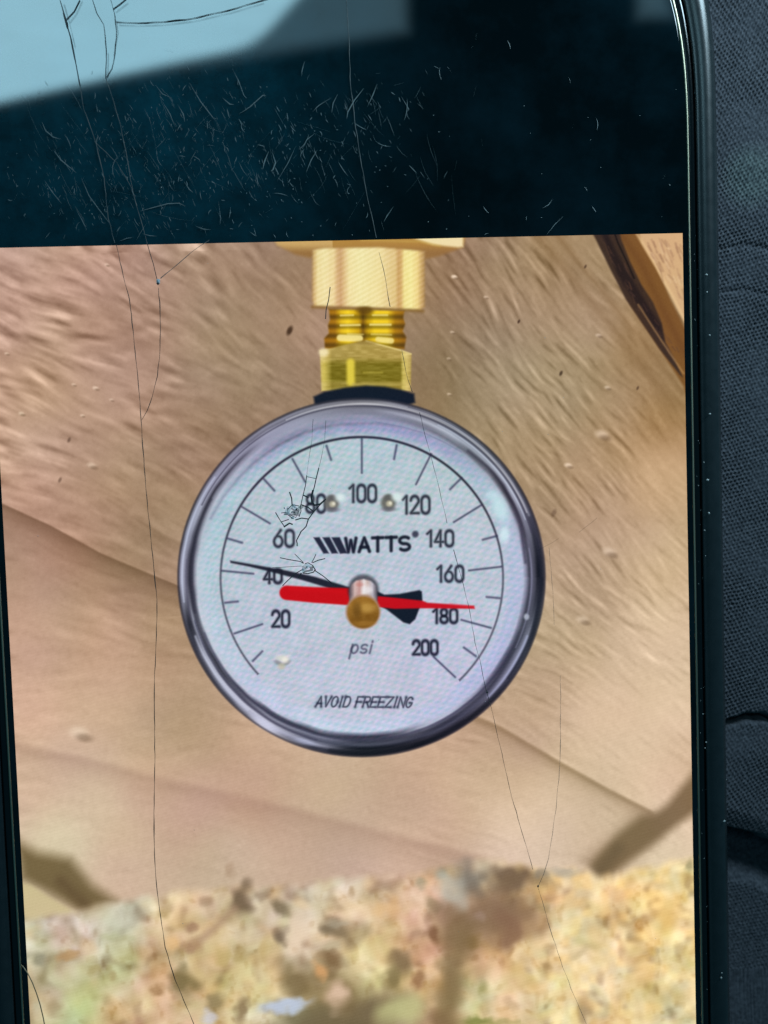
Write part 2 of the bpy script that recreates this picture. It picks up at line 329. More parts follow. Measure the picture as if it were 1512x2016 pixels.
for b in [(476,1766,21,26,(108,88,64),.88,35),(453,1716,10,18,(168,140,110),.5,0),(554,1787,19,14,(118,103,75),.85,0),(554,1842,14,17,(118,100,80),.9,0),(674,1835,36,26,(124,108,80),.85,0),(645,1828,15,13,(120,105,80),.8,0),
          (668,1818,20,9,(180,170,145),.6,0),(655,1866,21,14,(192,177,142),.85,0),(655,1890,24,16,(124,94,60),.85,0),(588,1924,32,34,(124,104,70),.92,0),(690,1957,84,50,(124,100,66),.93,20),(740,1990,74,42,(114,94,70),.9,0),
          (605,2004,52,28,(124,114,85),.88,0),(690,2040,110,40,(112,95,68),.9,0),(631,1914,15,17,(216,162,108),.9,0),(658,1961,24,24,(226,192,168),.95,20),(559,1980,44,12,(190,200,222),.95,-7),(787,1895,22,28,(128,104,74),.9,0),(770,1931,14,26,(134,114,75),.8,0),
          (827,1934,13,20,(150,108,74),.85,0),(851,1838,14,17,(128,90,60),.9,0),(850,1782,14,15,(150,130,95),.7,0),(863,2004,30,22,(140,100,75),.8,0),(793,1987,40,32,(206,202,142),.8,0),(873,1719,15,12,(138,138,115),.6,0),(826,1739,11,11,(140,140,115),.5,0),
          (694,1757,8,10,(168,140,100),.6,0),(762,1784,22,17,(230,190,130),.6,0),(426,1974,14,18,(134,118,85),.75,0),(474,1990,13,21,(128,104,75),.8,0),(413,2002,14,14,(205,205,218),.8,0),(588,1835,20,27,(230,208,182),.8,0),
          (441,1885,11,15,(180,160,98),.6,0),(473,1875,12,18,(172,148,95),.6,0),(519,1868,10,20,(198,168,110),.5,0),
          (76,1884,15,13,(138,133,110),.7,0),(140,1881,20,9,(188,148,98),.8,-8),(359,1935,25,26,(118,103,64),.9,20),(310,1950,12,10,(162,123,84),.8,0),(327,1797,13,10,(172,143,94),.7,0),(379,1824,12,10,(156,118,90),.7,0),(378,1862,14,14,(166,128,100),.7,0),
          (343,1853,15,15,(235,190,130),.7,0),(175,1957,40,44,(188,194,124),.6,0),(108,1980,14,17,(158,133,100),.6,0),(232,1845,20,8,(172,167,114),.7,0),(241,1821,44,28,(206,206,182),.65,0),(185,1908,11,9,(168,150,95),.6,0),(220,1920,10,9,(168,146,100),.6,0),
          (931,1731,34,30,(118,110,100),.88,0),(1010,1730,40,22,(113,90,68),.92,0),(967,1798,76,50,(134,104,80),.95,0),(998,1832,32,34,(134,100,78),.9,0),(924,1854,16,12,(134,100,42),.7,0),(893,1752,24,34,(186,186,172),.7,0),(945,1806,14,10,(168,140,125),.6,0),
          (1071,1790,10,11,(158,138,95),.6,0),(1074,1904,12,15,(162,132,88),.8,30),(949,1943,10,14,(158,148,95),.7,0),(950,2012,44,9,(118,122,60),.8,0),(1146,1876,27,8,(192,172,130),.5,-25),(1306,1800,32,25,(224,178,108),.6,0),(1210,1761,24,17,(224,170,120),.5,0),
          (1110,1718,32,10,(168,158,145),.6,0),(1063,1719,16,9,(138,123,105),.7,0),(1356,1704,8,15,(148,138,100),.7,0),(1005,1975,16,10,(180,150,112),.5,30),(1218,1818,11,9,(196,158,104),.5,0)]:
    blob(b[0], b[1], b[2], b[3], b[4], b[5] * .95, .70, b[6], .9)
stroke([(462,1788),(430,1820),(398,1848)], 14, (164,130,106), 9, .55)
for q in ((897,1835,28,40), (893,1890,27,50), (886,1950,27,50), (880,2010,34,48), (930,1850,26,30)): blob(q[0], q[1], q[2], q[3], (128,104,70), .72, .8, 0, .8)

# ---- brass fitting
def F(X, Y): return (530 + X / 3.877, 460 + Y / 3.877)
def FP(*q): return [F(*p) for p in q]
FLANGE = FP((20,20),(1500,0),(1478,105),(1400,135),(1300,170),(1190,195),(1100,140),(420,140),(310,185),(200,160),(60,90))
def flange_c(X, Y):
    t = np.clip((X - 545) / 365, 0, 1)[..., None]; b = sstep(478, 500, Y)[..., None]
    top = np.where(t < .3, [206., 166, 104], [178., 130, 62]); return top * (1 - b) + np.array([150., 108, 62]) * b
poly(FLANGE, flange_c, 5, .95)
poly(FP((1080,30),(1480,20),(1478,100),(1440,105),(1250,85)), (244,226,176), 4, .95)
stroke(FP((700,50),(1150,60),(1300,95)), 3, (206,170,84), 4, .6)
NUT = FP((328,125),(420,112),(840,105),(1000,118),(1188,135),(1188,560),(1150,582),(700,565),(340,555),(325,500))
def nut_c(X, Y):
    xs = (X - 530) * 3.877
    k = np.array([322,345,370,420,490,520,545,570,610,700,850,900,960,985,1005,1030,1080,1130,1160,1190], float)
    c = np.array([(176,138,92),(214,182,126),(236,216,160),(240,224,170),(236,212,158),(214,176,128),(206,164,118),(222,188,136),(240,222,166),(242,228,172),(240,218,160),(232,204,148),(226,194,136),(206,162,106),
                  (214,172,112),(242,222,150),(246,230,160),(238,210,140),(206,168,112),(168,130,84)], float)
    o = np.stack([np.interp(xs, k, c[:, i]) for i in range(3)], -1)
    return o + (8 * np.sin((X * .55 + Y) * .62) + 8 * vnoise(X, Y * .2, 3, 81))[..., None] * np.array([.5, .6, 1.])
poly(NUT, nut_c, 4, 1)
stroke(FP((330,560),(700,570),(1170,590)), 5, (122,82,26), 5, .7)
THREAD = FP((455,575),(1030,590),(1022,640),(1036,690),(1018,745),(1045,790),(1030,880),(425,880),(420,800),(455,760),(448,700),(462,660))
def thread_c(X, Y):
    xs = (X - 530) * 3.877; ys = (Y - 460) * 3.877
    k = np.array([420,500,550,600,680,715,750,800,900,960,1040], float)
    c = np.array([(140,92,12),(150,104,14),(205,168,26),(226,192,36),(190,148,16),(116,80,10),(178,138,12),(222,186,30),(222,184,34),(160,112,14),(134,86,16)], float)
    o = np.stack([np.interp(xs, k, c[:, i]) for i in range(3)], -1)
    s = .5 + .5 * np.cos((ys - 672) / 72 * 2 * math.pi)
    return o * (.70 + .42 * s)[..., None]
poly(THREAD, thread_c, 3, 1)
for q in [((545,625),(640,622),3,.8),((790,622),(900,622),3,.8),((545,700),(690,697),4,.85),((770,695),(925,695),4,.85),((600,766),(715,770),3,.6),((780,768),(930,772),3,.6),((540,795),(690,800),13,.9),((830,808),(930,818),11,.8),((700,590),(760,600),9,.0)]:
    stroke(FP(q[0], q[1]), q[2], (246,228,150), 2.5, q[3])
blob(*F(730, 588), 16, 8, (92,62,10), .8)
HEX = FP((385,890),(470,876),(560,852),(740,815),(860,850),(1000,890),(1085,920),(1078,1200),(398,1200),(392,1040))
def hex_c(X, Y):
    xs = (X - 530) * 3.877; ys = (Y - 460) * 3.877
    k = np.array([385,420,455,480,1000,1020,1050,1085], float)
    t = np.array([(224,204,140),(222,200,128),(196,172,92),(176,154,82),(178,150,76),(214,192,110),(222,196,120),(190,160,90)], float)
    b = np.array([(206,184,100),(198,178,80),(160,144,58),(122,108,26),(124,108,28),(196,176,88),(206,182,100),(176,150,78)], float)
    T = np.stack([np.interp(xs, k, t[:, i]) for i in range(3)], -1); B = np.stack([np.interp(xs, k, b[:, i]) for i in range(3)], -1)
    m = sstep(930, 1010, ys)[..., None] * (1 - .55 * sstep(1110, 1150, ys))[..., None]
    return T * (1 - m) + B * m + (26 * vnoise(X * .25, Y, 3.2, 83))[..., None]
poly(HEX, hex_c, 2.5, 1)
stroke(FP((620,985),(622,1130)), 16, (228,206,72), 5, .95)
stroke(FP((740,820),(1000,890),(1080,918)), 3, (236,214,140), 2, .8)
blob(*F(740, 832), 22, 5, (138,110,50), .5)
blob(*F(415, 905), 10, 8, (246,232,190), .7)
stroke(FP((720,1060),(860,1060)), 3, (196,178,80), 3, .6)
stroke(FP((640,1150),(1000,1150)), 5, (190,170,90), 4, .6)
WASHER = FP((338,1245),(420,1207),(580,1175),(740,1160),(880,1168),(1000,1190),(1105,1222),(1112,1290),(1000,1330),(400,1330),(345,1300))
poly(WASHER, (20,24,40), 4, 1)

def arc(cx, cy, rx, ry, a0, a1, n=40):
    return [(cx + rx * math.cos(math.radians(a0 + (a1 - a0) * i / n)), cy + ry * math.sin(math.radians(a0 + (a1 - a0) * i / n))) for i in range(n + 1)]
# ---- the gauge: rim tinted by angle and depth, dial, print, hands
GC = (711.5, 1136.8); GR = (361.6, 353.0)
RING = {
 0: [(0,(80,75,88)),(7,(42,40,58)),(16,(45,42,62)),(21,(85,82,110)),(26,(118,115,150)),(31,(85,82,112)),(37,(150,150,188)),(43,(186,196,230)),(80,(192,204,234))],
 30: [(0,(60,58,80)),(5,(70,68,94)),(10,(90,90,125)),(14,(160,163,206)),(20,(120,120,160)),(26,(80,78,110)),(32,(75,72,105)),(38,(110,108,150)),(43,(182,188,232)),(80,(196,206,240))],
 60: [(0,(45,42,58)),(8,(33,31,46)),(14,(58,56,82)),(20,(75,78,115)),(27,(72,74,105)),(33,(110,114,152)),(37,(192,204,238)),(80,(200,210,244))],
 90: [(0,(56,50,58)),(6,(32,32,45)),(16,(42,42,60)),(23,(75,80,112)),(32,(78,80,112)),(40,(66,64,94)),(45,(132,140,172)),(50,(204,218,245)),(80,(204,216,246))],
 105: [(0,(70,68,82)),(8,(66,68,96)),(14,(150,155,190)),(22,(90,95,130)),(30,(120,125,165)),(36,(70,70,98)),(43,(130,140,170)),(48,(204,218,245)),(80,(204,216,246))],
 120: [(0,(150,140,148)),(6,(196,200,224)),(12,(184,188,232)),(18,(198,203,234)),(23,(110,108,140)),(28,(148,153,188)),(33,(75,75,105)),(38,(85,88,118)),(43,(200,210,240)),(80,(202,214,244))],
 135: [(0,(84,78,92)),(5,(90,92,120)),(11,(176,182,218)),(18,(190,195,228)),(23,(96,96,126)),(28,(100,102,134)),(33,(86,86,116)),(39,(196,208,238)),(80,(200,214,242))],
 150: [(0,(70,68,88)),(5,(72,68,96)),(9,(108,108,138)),(14,(178,183,218)),(19,(186,192,224)),(23,(90,88,115)),(28,(70,68,95)),(33,(130,135,165)),(38,(198,212,238)),(80,(198,214,240))],
 165: [(0,(72,68,88)),(5,(85,82,110)),(10,(62,58,80)),(15,(70,66,92)),(20,(158,163,194)),(25,(90,88,115)),(30,(100,100,130)),(36,(198,212,235)),(80,(194,214,236))],
 180: [(0,(72,68,86)),(4,(142,142,178)),(8,(184,192,228)),(14,(145,145,180)),(19,(92,88,118)),(24,(66,62,86)),(29,(82,80,110)),(34,(160,168,196)),(38,(194,214,234)),(80,(188,212,230))],
 210: [(0,(78,73,92)),(5,(135,135,170)),(10,(165,170,214)),(16,(178,187,224)),(20,(130,130,164)),(24,(74,71,96)),(29,(140,145,176)),(36,(182,198,225)),(45,(178,205,225)),(80,(182,210,228))],
 240: [(0,(84,80,92)),(5,(150,148,180)),(10,(122,118,148)),(14,(165,165,200)),(22,(160,162,205)),(34,(166,170,211)),(44,(150,153,190)),(48,(128,130,160)),(54,(164,174,208)),(65,(170,190,216)),(80,(178,205,222))],
 270: [(0,(70,68,84)),(5,(125,120,138)),(12,(188,182,186)),(16,(108,104,122)),(22,(142,140,168)),(36,(150,152,190)),(46,(158,160,200)),(50,(142,143,178)),(56,(162,166,208)),(75,(178,190,216)),(85,(182,205,226))],
 300: [(0,(58,56,74)),(4,(110,110,135)),(8,(185,190,216)),(12,(95,95,118)),(18,(150,155,186)),(24,(184,194,225)),(30,(140,145,176)),(36,(128,129,160)),(42,(160,170,206)),(56,(165,170,214)),(80,(178,196,220))],
 330: [(0,(46,43,60)),(5,(85,85,110)),(9,(160,165,195)),(13,(110,112,140)),(18,(178,188,220)),(23,(150,155,190)),(28,(55,50,70)),(34,(100,98,126)),(40,(176,190,220)),(50,(182,202,228)),(80,(184,206,230))]}
TS = np.arange(0, 90, 1.0)
angs = sorted(RING); tab = np.zeros((len(angs) + 1, 90, 3))
for i, a in enumerate(angs):
    for k in range(3): tab[i, :, k] = np.interp(TS, [q[0] for q in RING[a]], [q[1][k] for q in RING[a]])
tab[-1] = tab[0]
fine = np.zeros((361, 90, 3)); aa = np.array(angs + [360.])
for d in range(361):
    i = min(np.searchsorted(aa, d, 'right') - 1, len(aa) - 2); f = (d - aa[i]) / (aa[i + 1] - aa[i]); f = f * f * (3 - 2 * f)
    fine[d] = tab[i] * (1 - f) + tab[i + 1] * f
sl = box(340, 770, 1090, 1500); X, Y = PX[sl], PY[sl]
ex, ey = (X - GC[0]) / GR[0], (Y - GC[1]) / GR[1]
rho = np.hypot(ex, ey); tt = (1 - rho) * 357
an = np.degrees(np.arctan2(ey, ex)) % 360
an = an + 5 * vnoise(X, Y, 60, 90)
ai = np.clip((an % 360), 0, 359.99); i0 = ai.astype(int); fa = (ai - i0)[..., None]
tq = np.clip(tt + 1.6 * vnoise(an * 6, tt * 0, 30, 91), 0, 88.9); t0 = tq.astype(int); ft = (tq - t0)[..., None]
rc = (fine[i0, t0] * (1 - ft) + fine[i0, t0 + 1] * ft) * (1 - fa) + (fine[i0 + 1, t0] * (1 - ft) + fine[i0 + 1, t0 + 1] * ft) * fa
rc = rc + (9 * vnoise(an * 3, tt * 5, 30, 92) * sstep(50, 30, tt) * 2)[..., None]
g = sstep(780, 1480, Y + (X - 711) * .35)[..., None]
dial = np.array([189., 209, 223]) * (1 - g) + np.array([202., 208, 234]) * g
m = sstep(62, 84, tt)[..., None]
rc = rc * (1 - m) + dial * m
# screen-door interference of the photographed display
ph = fbm(X, Y, 120, 93)
rc = rc * np.array([.95, .94, .92]) * (1 - .04 * sstep(60, 30, tt))[..., None]
kc = (sstep(66, 40, tt))[..., None]; rc = rc * (1 - kc) + ((rc - 140) * 1.14 + 138) * kc
gray = rc.mean(-1, keepdims=True); kk = (.52 * sstep(60, 30, tt))[..., None]; rc = rc * (1 - kk) + gray * kk * np.array([.99, .99, 1.04])
st = np.sin((Y + .42 * X) * 2 * math.pi / 17 + 5 * ph) * np.cos((X - .55 * Y) * 2 * math.pi / 27 + 4 * ph)
st2 = np.sin((Y * .9 + .55 * X) * 2 * math.pi / 8.5 + 3 * ph)
inn = sstep(20, 60, tt)
rc = rc + (inn * (st * 15 + st2 * 5.0))[..., None] * np.array([1.0, .15, .4]) + (inn * 8 * fbm(X, Y, 26, 95))[..., None]
rc = rc + np.stack([inn * (a_ * 3.2 * blur(rs.randn(*X.shape).astype(np.float32), 1.5) * 3 + 2.5 * rs.randn(*X.shape)) for a_ in (1.2, .8, 1.0)], -1)
over(sl, rc, 1 - sstep(-3, 4, -tt + 1))
blob(984, 1000, 14, 26, (200,232,238), .75, .7, -18); blob(993, 1052, 9, 15, (212,238,244), .8, .7, 0); blob(966, 975, 12, 9, (196,226,236), .6, .7, 0)
blob(1036, 1214, 5, 6, (196,200,216), .8); blob(520, 1425, 26, 8, (206,208,230), .8, .7, 32); blob(600, 1460, 22, 5, (190,196,226), .6, .7, 14)
stroke([(740,831),(790,840),(836,853),(875,871),(908,890)], 2, (120,120,156), 2, .7)
stroke([(745,824),(800,832),(850,846)], 1.6, (128,128,160), 2, .5)
stroke([(921,888),(958,918),(991,956),(1012,998),(1024,1031),(1034,1107)], 5, (58,52,72), 4, .7)
EL = lambda t, a0, a1, n=60: arc(GC[0], GC[1], GR[0] - t, GR[1] - t, a0, a1, n)
stroke(EL(1, 0, 360, 120), 4, (46,42,56), 2.2, .55)
stroke(EL(15, 205, 345), 2.5, (66,62,82), 1.8, .75); stroke(EL(11, 245, 338), 2, (208,206,216), 1.6, .65); stroke(EL(6, 285, 350), 2, (70,68,86), 1.6, .6)
stroke(EL(19, 296, 340), 2, (196,204,226), 1.8, .6); stroke(EL(9, 172, 215), 3, (198,204,228), 2, .6); stroke(EL(26, 168, 208), 5, (48,45,62), 3, .6); stroke(EL(16, 166, 186), 2, (80,76,100), 2, .5)
stroke(EL(9, 340, 395), 6, (34,32,46), 3.5, .6); stroke(EL(27, 350, 385), 2, (150,150,182), 2, .5); stroke(EL(15, 20, 44), 4, (176,180,218), 3, .6); stroke(EL(33, 20, 160), 3, (58,56,82), 2.5, .5)
stroke(EL(7, 55, 100), 7, (26,25,36), 4, .6); stroke(EL(14, 130, 160), 4, (206,210,232), 3, .6); stroke(EL(22, 105, 165), 3, (66,64,90), 2.5, .55)
stroke([(505,905),(470,940),(440,978),(415,1020)], 3, (108,108,140), 5, .55)
def Z(X, Y): return (340 + X / 2.016, 740 + Y / 2.016)
SCALE = arc(712, 1138.3, 277.8, 277.8, 137.2, 406.2, 90)
sl = box(420, 850, 1000, 1350); X, Y = PX[sl], PY[sl]
dd = np.hypot(X - 712, Y - 1138.3) - 277.8; an = np.degrees(np.arctan2(Y - 1138.3, X - 712)) % 360
on = ((an > 137) | (an < 46.5)).astype(np.float32)
k = .55 + .45 * np.clip(-(Y - 1138) / 277, 0, 1)
over(sl, (44,41,58), on * .97 * np.clip(k + .15, 0, 1) * (1 - sstep(-2.0, 2.4, np.abs(dd) - 1.2 - k)))
MAJOR = [((1120,1195),(1035,1115)),((245,1022),(355,985)),((195,773),(320,785)),((275,520),(385,585)),((475,330),(525,420)),((750,250),(750,385)),((1025,310),(965,430)),((1225,512),(1115,580)),((1303,757),(1175,772)),((1262,1000),(1145,968))]
MINOR = [((318,1131),(355,1093)),((208,900),(258,895)),((218,645),(275,662)),((362,410),(403,455)),((610,278),(628,333)),((888,275),(878,330)),((1145,405),(1100,450)),((1285,635),(1230,650)),((1297,882),(1245,877)),((1202,1112),(1155,1078))]
for (a, b) in MAJOR: stroke([Z(*a), Z(*b)], 3.4, (48,46,74), 2.6, .82)
for (a, b) in MINOR: stroke([Z(*a), Z(*b)], 3.8, (48,46,76), 2.8, .78)
# stroke letters: polylines in a cell of width 1 and height 1 (y down)
def ar(cx, cy, rx, ry, a0, a1, n=10): return arc(cx, cy, rx, ry, a0, a1, n)
GL = {
 '0': [ar(.5,.27,.5,.27,180,360) + ar(.5,.73,.5,.27,0,180) + [(0,.27)]],
 '1': [[(.15,.2),(.62,0),(.62,1)]],
 '2': [ar(.5,.28,.5,.28,185,375) + [(.02,.98),(1,.98)]],
 '4': [[(.72,1),(.72,.0),(0,.72),(1.05,.72)]],
 '6': [[(.8,0),(.18,.45)] + ar(.5,.68,.5,.32,200,560,18)],
 '8': [ar(.5,.26,.42,.26,90,450,16), ar(.5,.75,.5,.25,270,630,16)],
 'W': [[(0,0),(.25,1),(.5,.15),(.75,1),(1,0)]], 'A': [[(0,1),(.5,0),(1,1)], [(.18,.68),(.82,.68)]], 'T': [[(0,.02),(1,.02)], [(.5,.02),(.5,1)]],
 'S': [ar(.5,.27,.48,.25,320,90) + ar(.5,.75,.48,.24,270,500)],
 'V': [[(0,0),(.5,1),(1,0)]], 'O': [ar(.5,.5,.5,.5,0,360,20)], 'I': [[(.5,0),(.5,1)]], 'D': [[(0,0),(0,1),(.5,1)] + ar(.5,.5,.5,.5,90,-90) + [(0,0)]],
 'F': [[(1,0),(0,0),(0,1)], [(0,.5),(.8,.5)]], 'R': [[(0,1),(0,0),(.6,0)] + ar(.6,.26,.35,.26,-90,90,8) + [(0,.52)], [(.5,.52),(1,1)]], 'E': [[(1,0),(0,0),(0,1),(1,1)], [(0,.5),(.8,.5)]],
 'Z': [[(0,0),(1,0),(0,1),(1,1)]], 'N': [[(0,1),(0,0),(1,1),(1,0)]], 'G': [ar(.5,.5,.5,.5,320,30,20)[::-1] + [(.55,.55)] if False else ar(.5,.5,.5,.5,-40,-345,20) + [(.98,.55),(.55,.55)]],
 'p': [[(0,.35),(0,1.4)], ar(.45,.68,.45,.32,0,360,16)], 's': [ar(.5,.52,.42,.17,320,90) + ar(.5,.83,.42,.16,270,500)], 'i': [[(.5,.38),(.5,1)], [(.5,.08),(.5,.16)]],
}
def glyph_lines(text, x0, y0, x1, y1, gap=.35, slant=0, tilt=0, adv=None):
    """polylines of a word filling the given box"""
    n = len(text); ws = [(.55 if c in '1I' else .35 if c == 'i' else .5 if c == ' ' else 1) for c in text]
    tot = sum(ws) + gap * (n - 1); s = (x1 - x0) / tot; x = x0; out = []
    for c, wd in zip(text, ws):
        for pl in GL.get(c, []):
            q = [(p[0] - (.5 - wd / 2 if wd < 1 else 0), p[1]) for p in pl]
            out.append([(x + p[0] * s + slant * (1 - p[1]) * (y1 - y0), y0 + p[1] * (y1 - y0) + tilt * (x + p[0] * s - x0)) for p in q])
        x += (wd + gap) * s
    return out
NUMS = [('20',395,932,462,996),('40',362,768,432,822),('60',402,612,480,678),('80',530,472,604,542),('100',704,433,806,500),('120',915,477,1018,546),('140',1012,614,1112,676),('160',1052,754,1152,816),('180',1036,924,1128,980),('200',953,1050,1050,1106)]
NUM_LINES = {}
for (s, x0, y0, x1, y1) in NUMS:
    a = Z(x0, y0); b = Z(x1, y1); ls = glyph_lines(s, a[0], a[1], b[0], b[1], .38); NUM_LINES[s] = ls
    strong = .95 if s in ('20', '200', '180', '40') else .8
    for l in ls:
        stroke(l, 4.4, (20,20,34), 3.2, 1.0 * min(1, strong + .12))
    for l in ls:                                       # the lens smears tops and feet darker
        for (x, y) in l:
            if y < a[1] + 5 or y > b[1] - 5: blob(x, y, 4.2, 4.2, (40,40,62), .16 * strong, .7)
WATTS = glyph_lines('WATTS', *Z(686,645), *Z(940,699), .30, 0, -.03)
for l in WATTS: stroke(l, 6.4, (20,22,38), 2.6, .95)
for k in range(3):
    x = 558 + 36 * k
    poly([Z(x, 641), Z(x + 24 + 4 * k, 640), Z(x + 62, 704), Z(x + 40 - 3 * k, 705)], (26,28,46), 2.2, .93)
stroke([Z(640,650), Z(668,700)], 4, (40,42,60), 3, .6)
blob(*Z(962, 628), 6.5, 6.5, (44,44,66), .85, .5)
PSI = glyph_lines('psi', *Z(705,1048), *Z(786,1100), .3, .25)
PSI = [[(x - (y - Z(0,1100)[1]) * 0.0, y) for x, y in l] for l in PSI]
for l in PSI: stroke(l, 3.2, (50,50,76), 2.8, .8)
AVOID = glyph_lines('AVOID FREEZING', *Z(566,1272), *Z(944,1312), .32, .3, .008)
for l in AVOID: stroke(l, 2.7, (24,26,44), 2.3, .88)
for l in AVOID:
    for (x, y) in (l[0], l[-1]): blob(x, y, 3.6, 3.6, (44,46,70), .3, .7)
for k in range(14):
    x = 566 + 27 * k + rnd.uniform(-4, 4)
    stroke([Z(x + 12, 1276), Z(x + 2, 1310)], 5, (96,98,128), 4, .12)
# stop pins
for (cx, cy, s) in ((630,505,1), (855,503,1)):
    blob(*Z(cx, cy), 14.5, 15.5, (104,102,98), .95, .35); blob(*Z(cx, cy - 18), 8, 7, (92,90,92), .8, .5)
    blob(*Z(cx + 4, cy + 4), 6, 6, (196,188,164), .9, .6); blob(*Z(cx + 8, cy + 2), 3, 3, (232,226,210), .8, .7)
    blob(*Z(cx + 34, cy - 22), 10, 8, (226,240,240), .75, .7); blob(*Z(cx + 2, cy + 26), 14, 4.5, (92,90,104), .6, .6)
blob(*Z(437, 1120), 12, 6, (232,222,206), .7, .7); blob(*Z(418, 1138), 8, 4, (118,116,120), .6, .7, 25); blob(*Z(452, 1138), 8, 4, (128,122,120), .6, .7, -25); blob(*Z(432, 1152), 7, 6, (196,186,150), .6, .7); blob(*Z(446, 1128), 6, 5, (246,240,226), .7, .7)
# hands
BLACK = [Z(*p) for p in ((228,733),(300,745),(450,772),(560,796),(700,838),(705,860),(640,848),(520,812),(400,780),(300,756),(230,742))]
poly(BLACK, (26,26,40), 2.6, .95)
TAIL = [Z(*p) for p in ((800,850),(840,868),(900,865),(978,850),(988,856),(990,890),(985,905),(962,965),(940,985),(915,978),(850,928),(800,900))]
poly(TAIL, (16,20,34), 2.6, .97)
RED = [Z(*p) for p in [(690,844),(690,908)]] + arc(*Z(452,860), 14, 14.2, 90, 270, 12)
RED = [Z(452,832), Z(560,838), Z(700,842), Z(705,910), Z(560,900), Z(450,889)] + arc(*Z(452,860.5), 14.2, 14.2, 92, 268, 10)[1:-1]
poly(RED, (196,4,14), 2.6, .98)
stroke([Z(470,846), Z(680,856)], 5, (214,10,22), 6, .5)
REDT = [Z(*p) for p in ((795,872),(880,880),(990,892),(1010,900),(1195,912),(1197,924),(1010,922),(985,922),(880,924),(795,915))]
poly(REDT, (200,8,22), 2.4, .97)
stroke([Z(1100,905), Z(1195,918)], 4, (226,60,80), 3, .35)
blob(*Z(756, 850), 30.5, 30.5, (44,40,50), .7, .16)
HUB = [Z(*p) for p in ((700,850),(708,828),(728,812),(757,806),(786,814),(806,832),(812,860),(812,900),(700,900))]
def hub_c(X, Y):
    t = np.clip((X - 688) / 56, 0, 1)
    k = np.array([0,.18,.35,.5,.62,.8,1.]); c = np.array([(92,78,88),(212,182,180),(196,150,146),(236,226,226),(206,182,176),(196,188,200),(70,62,74)], float)
    return np.stack([np.interp(t, k, c[:, i]) for i in range(3)], -1) + (22 * vnoise(X, Y, 9, 97))[..., None]
poly(HUB, hub_c, 2.6, .97)
blob(*Z(742, 828), 8, 4, (190,90,80), .3, .7); blob(*Z(770, 850), 9, 8, (238,234,240), .7, .7)
blob(*Z(755, 936), 34.5, 34, (166,128,104), .95, .10)
sl = box(*Z(680, 860), *Z(830, 1010)); X, Y = PX[sl], PY[sl]; hc = Z(755, 938)
q = np.hypot(X - hc[0], Y - hc[1]) / 31.5
gcol = np.array([126., 84, 28]) + (26 * sstep(-1, 1, (hc[1] - Y) / 31))[..., None] * np.array([1, .8, .4]) + (16 * fbm(X, Y, 16, 98))[..., None]
over(sl, gcol, 1 - sstep(.90, 1.06, q))
blob(hc[0] + 7, hc[1] - 9, 13, 9, (196,152,78), .7, .7); blob(hc[0] + 2, hc[1] + 22, 20, 5, (170,120,52), .5, .7); blob(hc[0] - 12, hc[1] - 4, 8, 16, (92,60,18), .5, .7)
# overall interference tint, sensor grain and a faint row structure
ti = fbm(PX, PY, 210, 101, 2); t2 = fbm(PX, PY, 150, 105, 2)
IMG += ti[..., None] * np.array([4., -3, 1]) + t2[..., None] * np.array([2., 2, -4])
IMG += (1.6 * np.sin((PY + .25 * PX) * 2 * math.pi / 6.3 + 6 * ti) * sstep(900, 1500, PY))[..., None] + 2.2 * rs.randn(TH, TW, 1)
IMG = np.clip(IMG, 0, 255)
img = bpy.data.images.new('displayed_picture', TW, TH, alpha=False)
px = np.ones((TH, TW, 4), np.float32); px[..., :3] = IMG[::-1] / 255.0
img.pixels.foreach_set(px.ravel()); img.update()

# ------------------------------------------------------------------ materials
def new_mat(name):
    m = bpy.data.materials.new(name); m.use_nodes = True
    return m, m.node_tree, m.node_tree.nodes['Principled BSDF']
def pbr(name, base, rough, spec=.5, metal=0, nz=None):
    m, nt, b = new_mat(name)
    b.inputs['Base Color'].default_value = (*base, 1); b.inputs['Roughness'].default_value = rough
    b.inputs['Specular IOR Level'].default_value = spec; b.inputs['Metallic'].default_value = metal
    if nz:
        sc, amt, rv = nz
        tc = nt.nodes.new('ShaderNodeTexCoord'); n = nt.nodes.new('ShaderNodeTexNoise')
        n.inputs['Scale'].default_value = sc; n.inputs['Detail'].default_value = 5
        nt.links.new(tc.outputs['Object'], n.inputs['Vector'])
        mx = nt.nodes.new('ShaderNodeMix'); mx.data_type = 'RGBA'
        mx.inputs[6].default_value = (*[c * (1 - amt) for c in base], 1); mx.inputs[7].default_value = (*[c * (1 + amt) for c in base], 1)
        nt.links.new(n.outputs[0], mx.inputs[0]); nt.links.new(mx.outputs[2], b.inputs['Base Color'])
        nt.links.new(mth(nt, 'MULTIPLY_ADD', n.outputs[0], rv, rough - rv / 2), b.inputs['Roughness'])
    return m
# dark display glass with an uneven film of dust and smears
glass_m, nt, b = new_mat('dark_display_glass')
tc = nt.nodes.new('ShaderNodeTexCoord'); n = nt.nodes.new('ShaderNodeTexNoise'); n.inputs['Scale'].default_value = 70; n.inputs['Detail'].default_value = 6; n.inputs['Roughness'].default_value = .65
nt.links.new(tc.outputs['Object'], n.inputs['Vector'])
r = nt.nodes.new('ShaderNodeValToRGB'); r.color_ramp.elements[0].position = .42; r.color_ramp.elements[0].color = (0, .0004, .0008, 1)
r.color_ramp.elements[1].position = .8; r.color_ramp.elements[1].color = (.002, .009, .014, 1)
nt.links.new(n.outputs[0], r.inputs[0]); sp = P(230, 215) * MM
vd = nt.nodes.new('ShaderNodeVectorMath'); vd.operation = 'DISTANCE'; vd.inputs[1].default_value = (sp[0], sp[1], 0); nt.links.new(tc.outputs['Object'], vd.inputs[0])
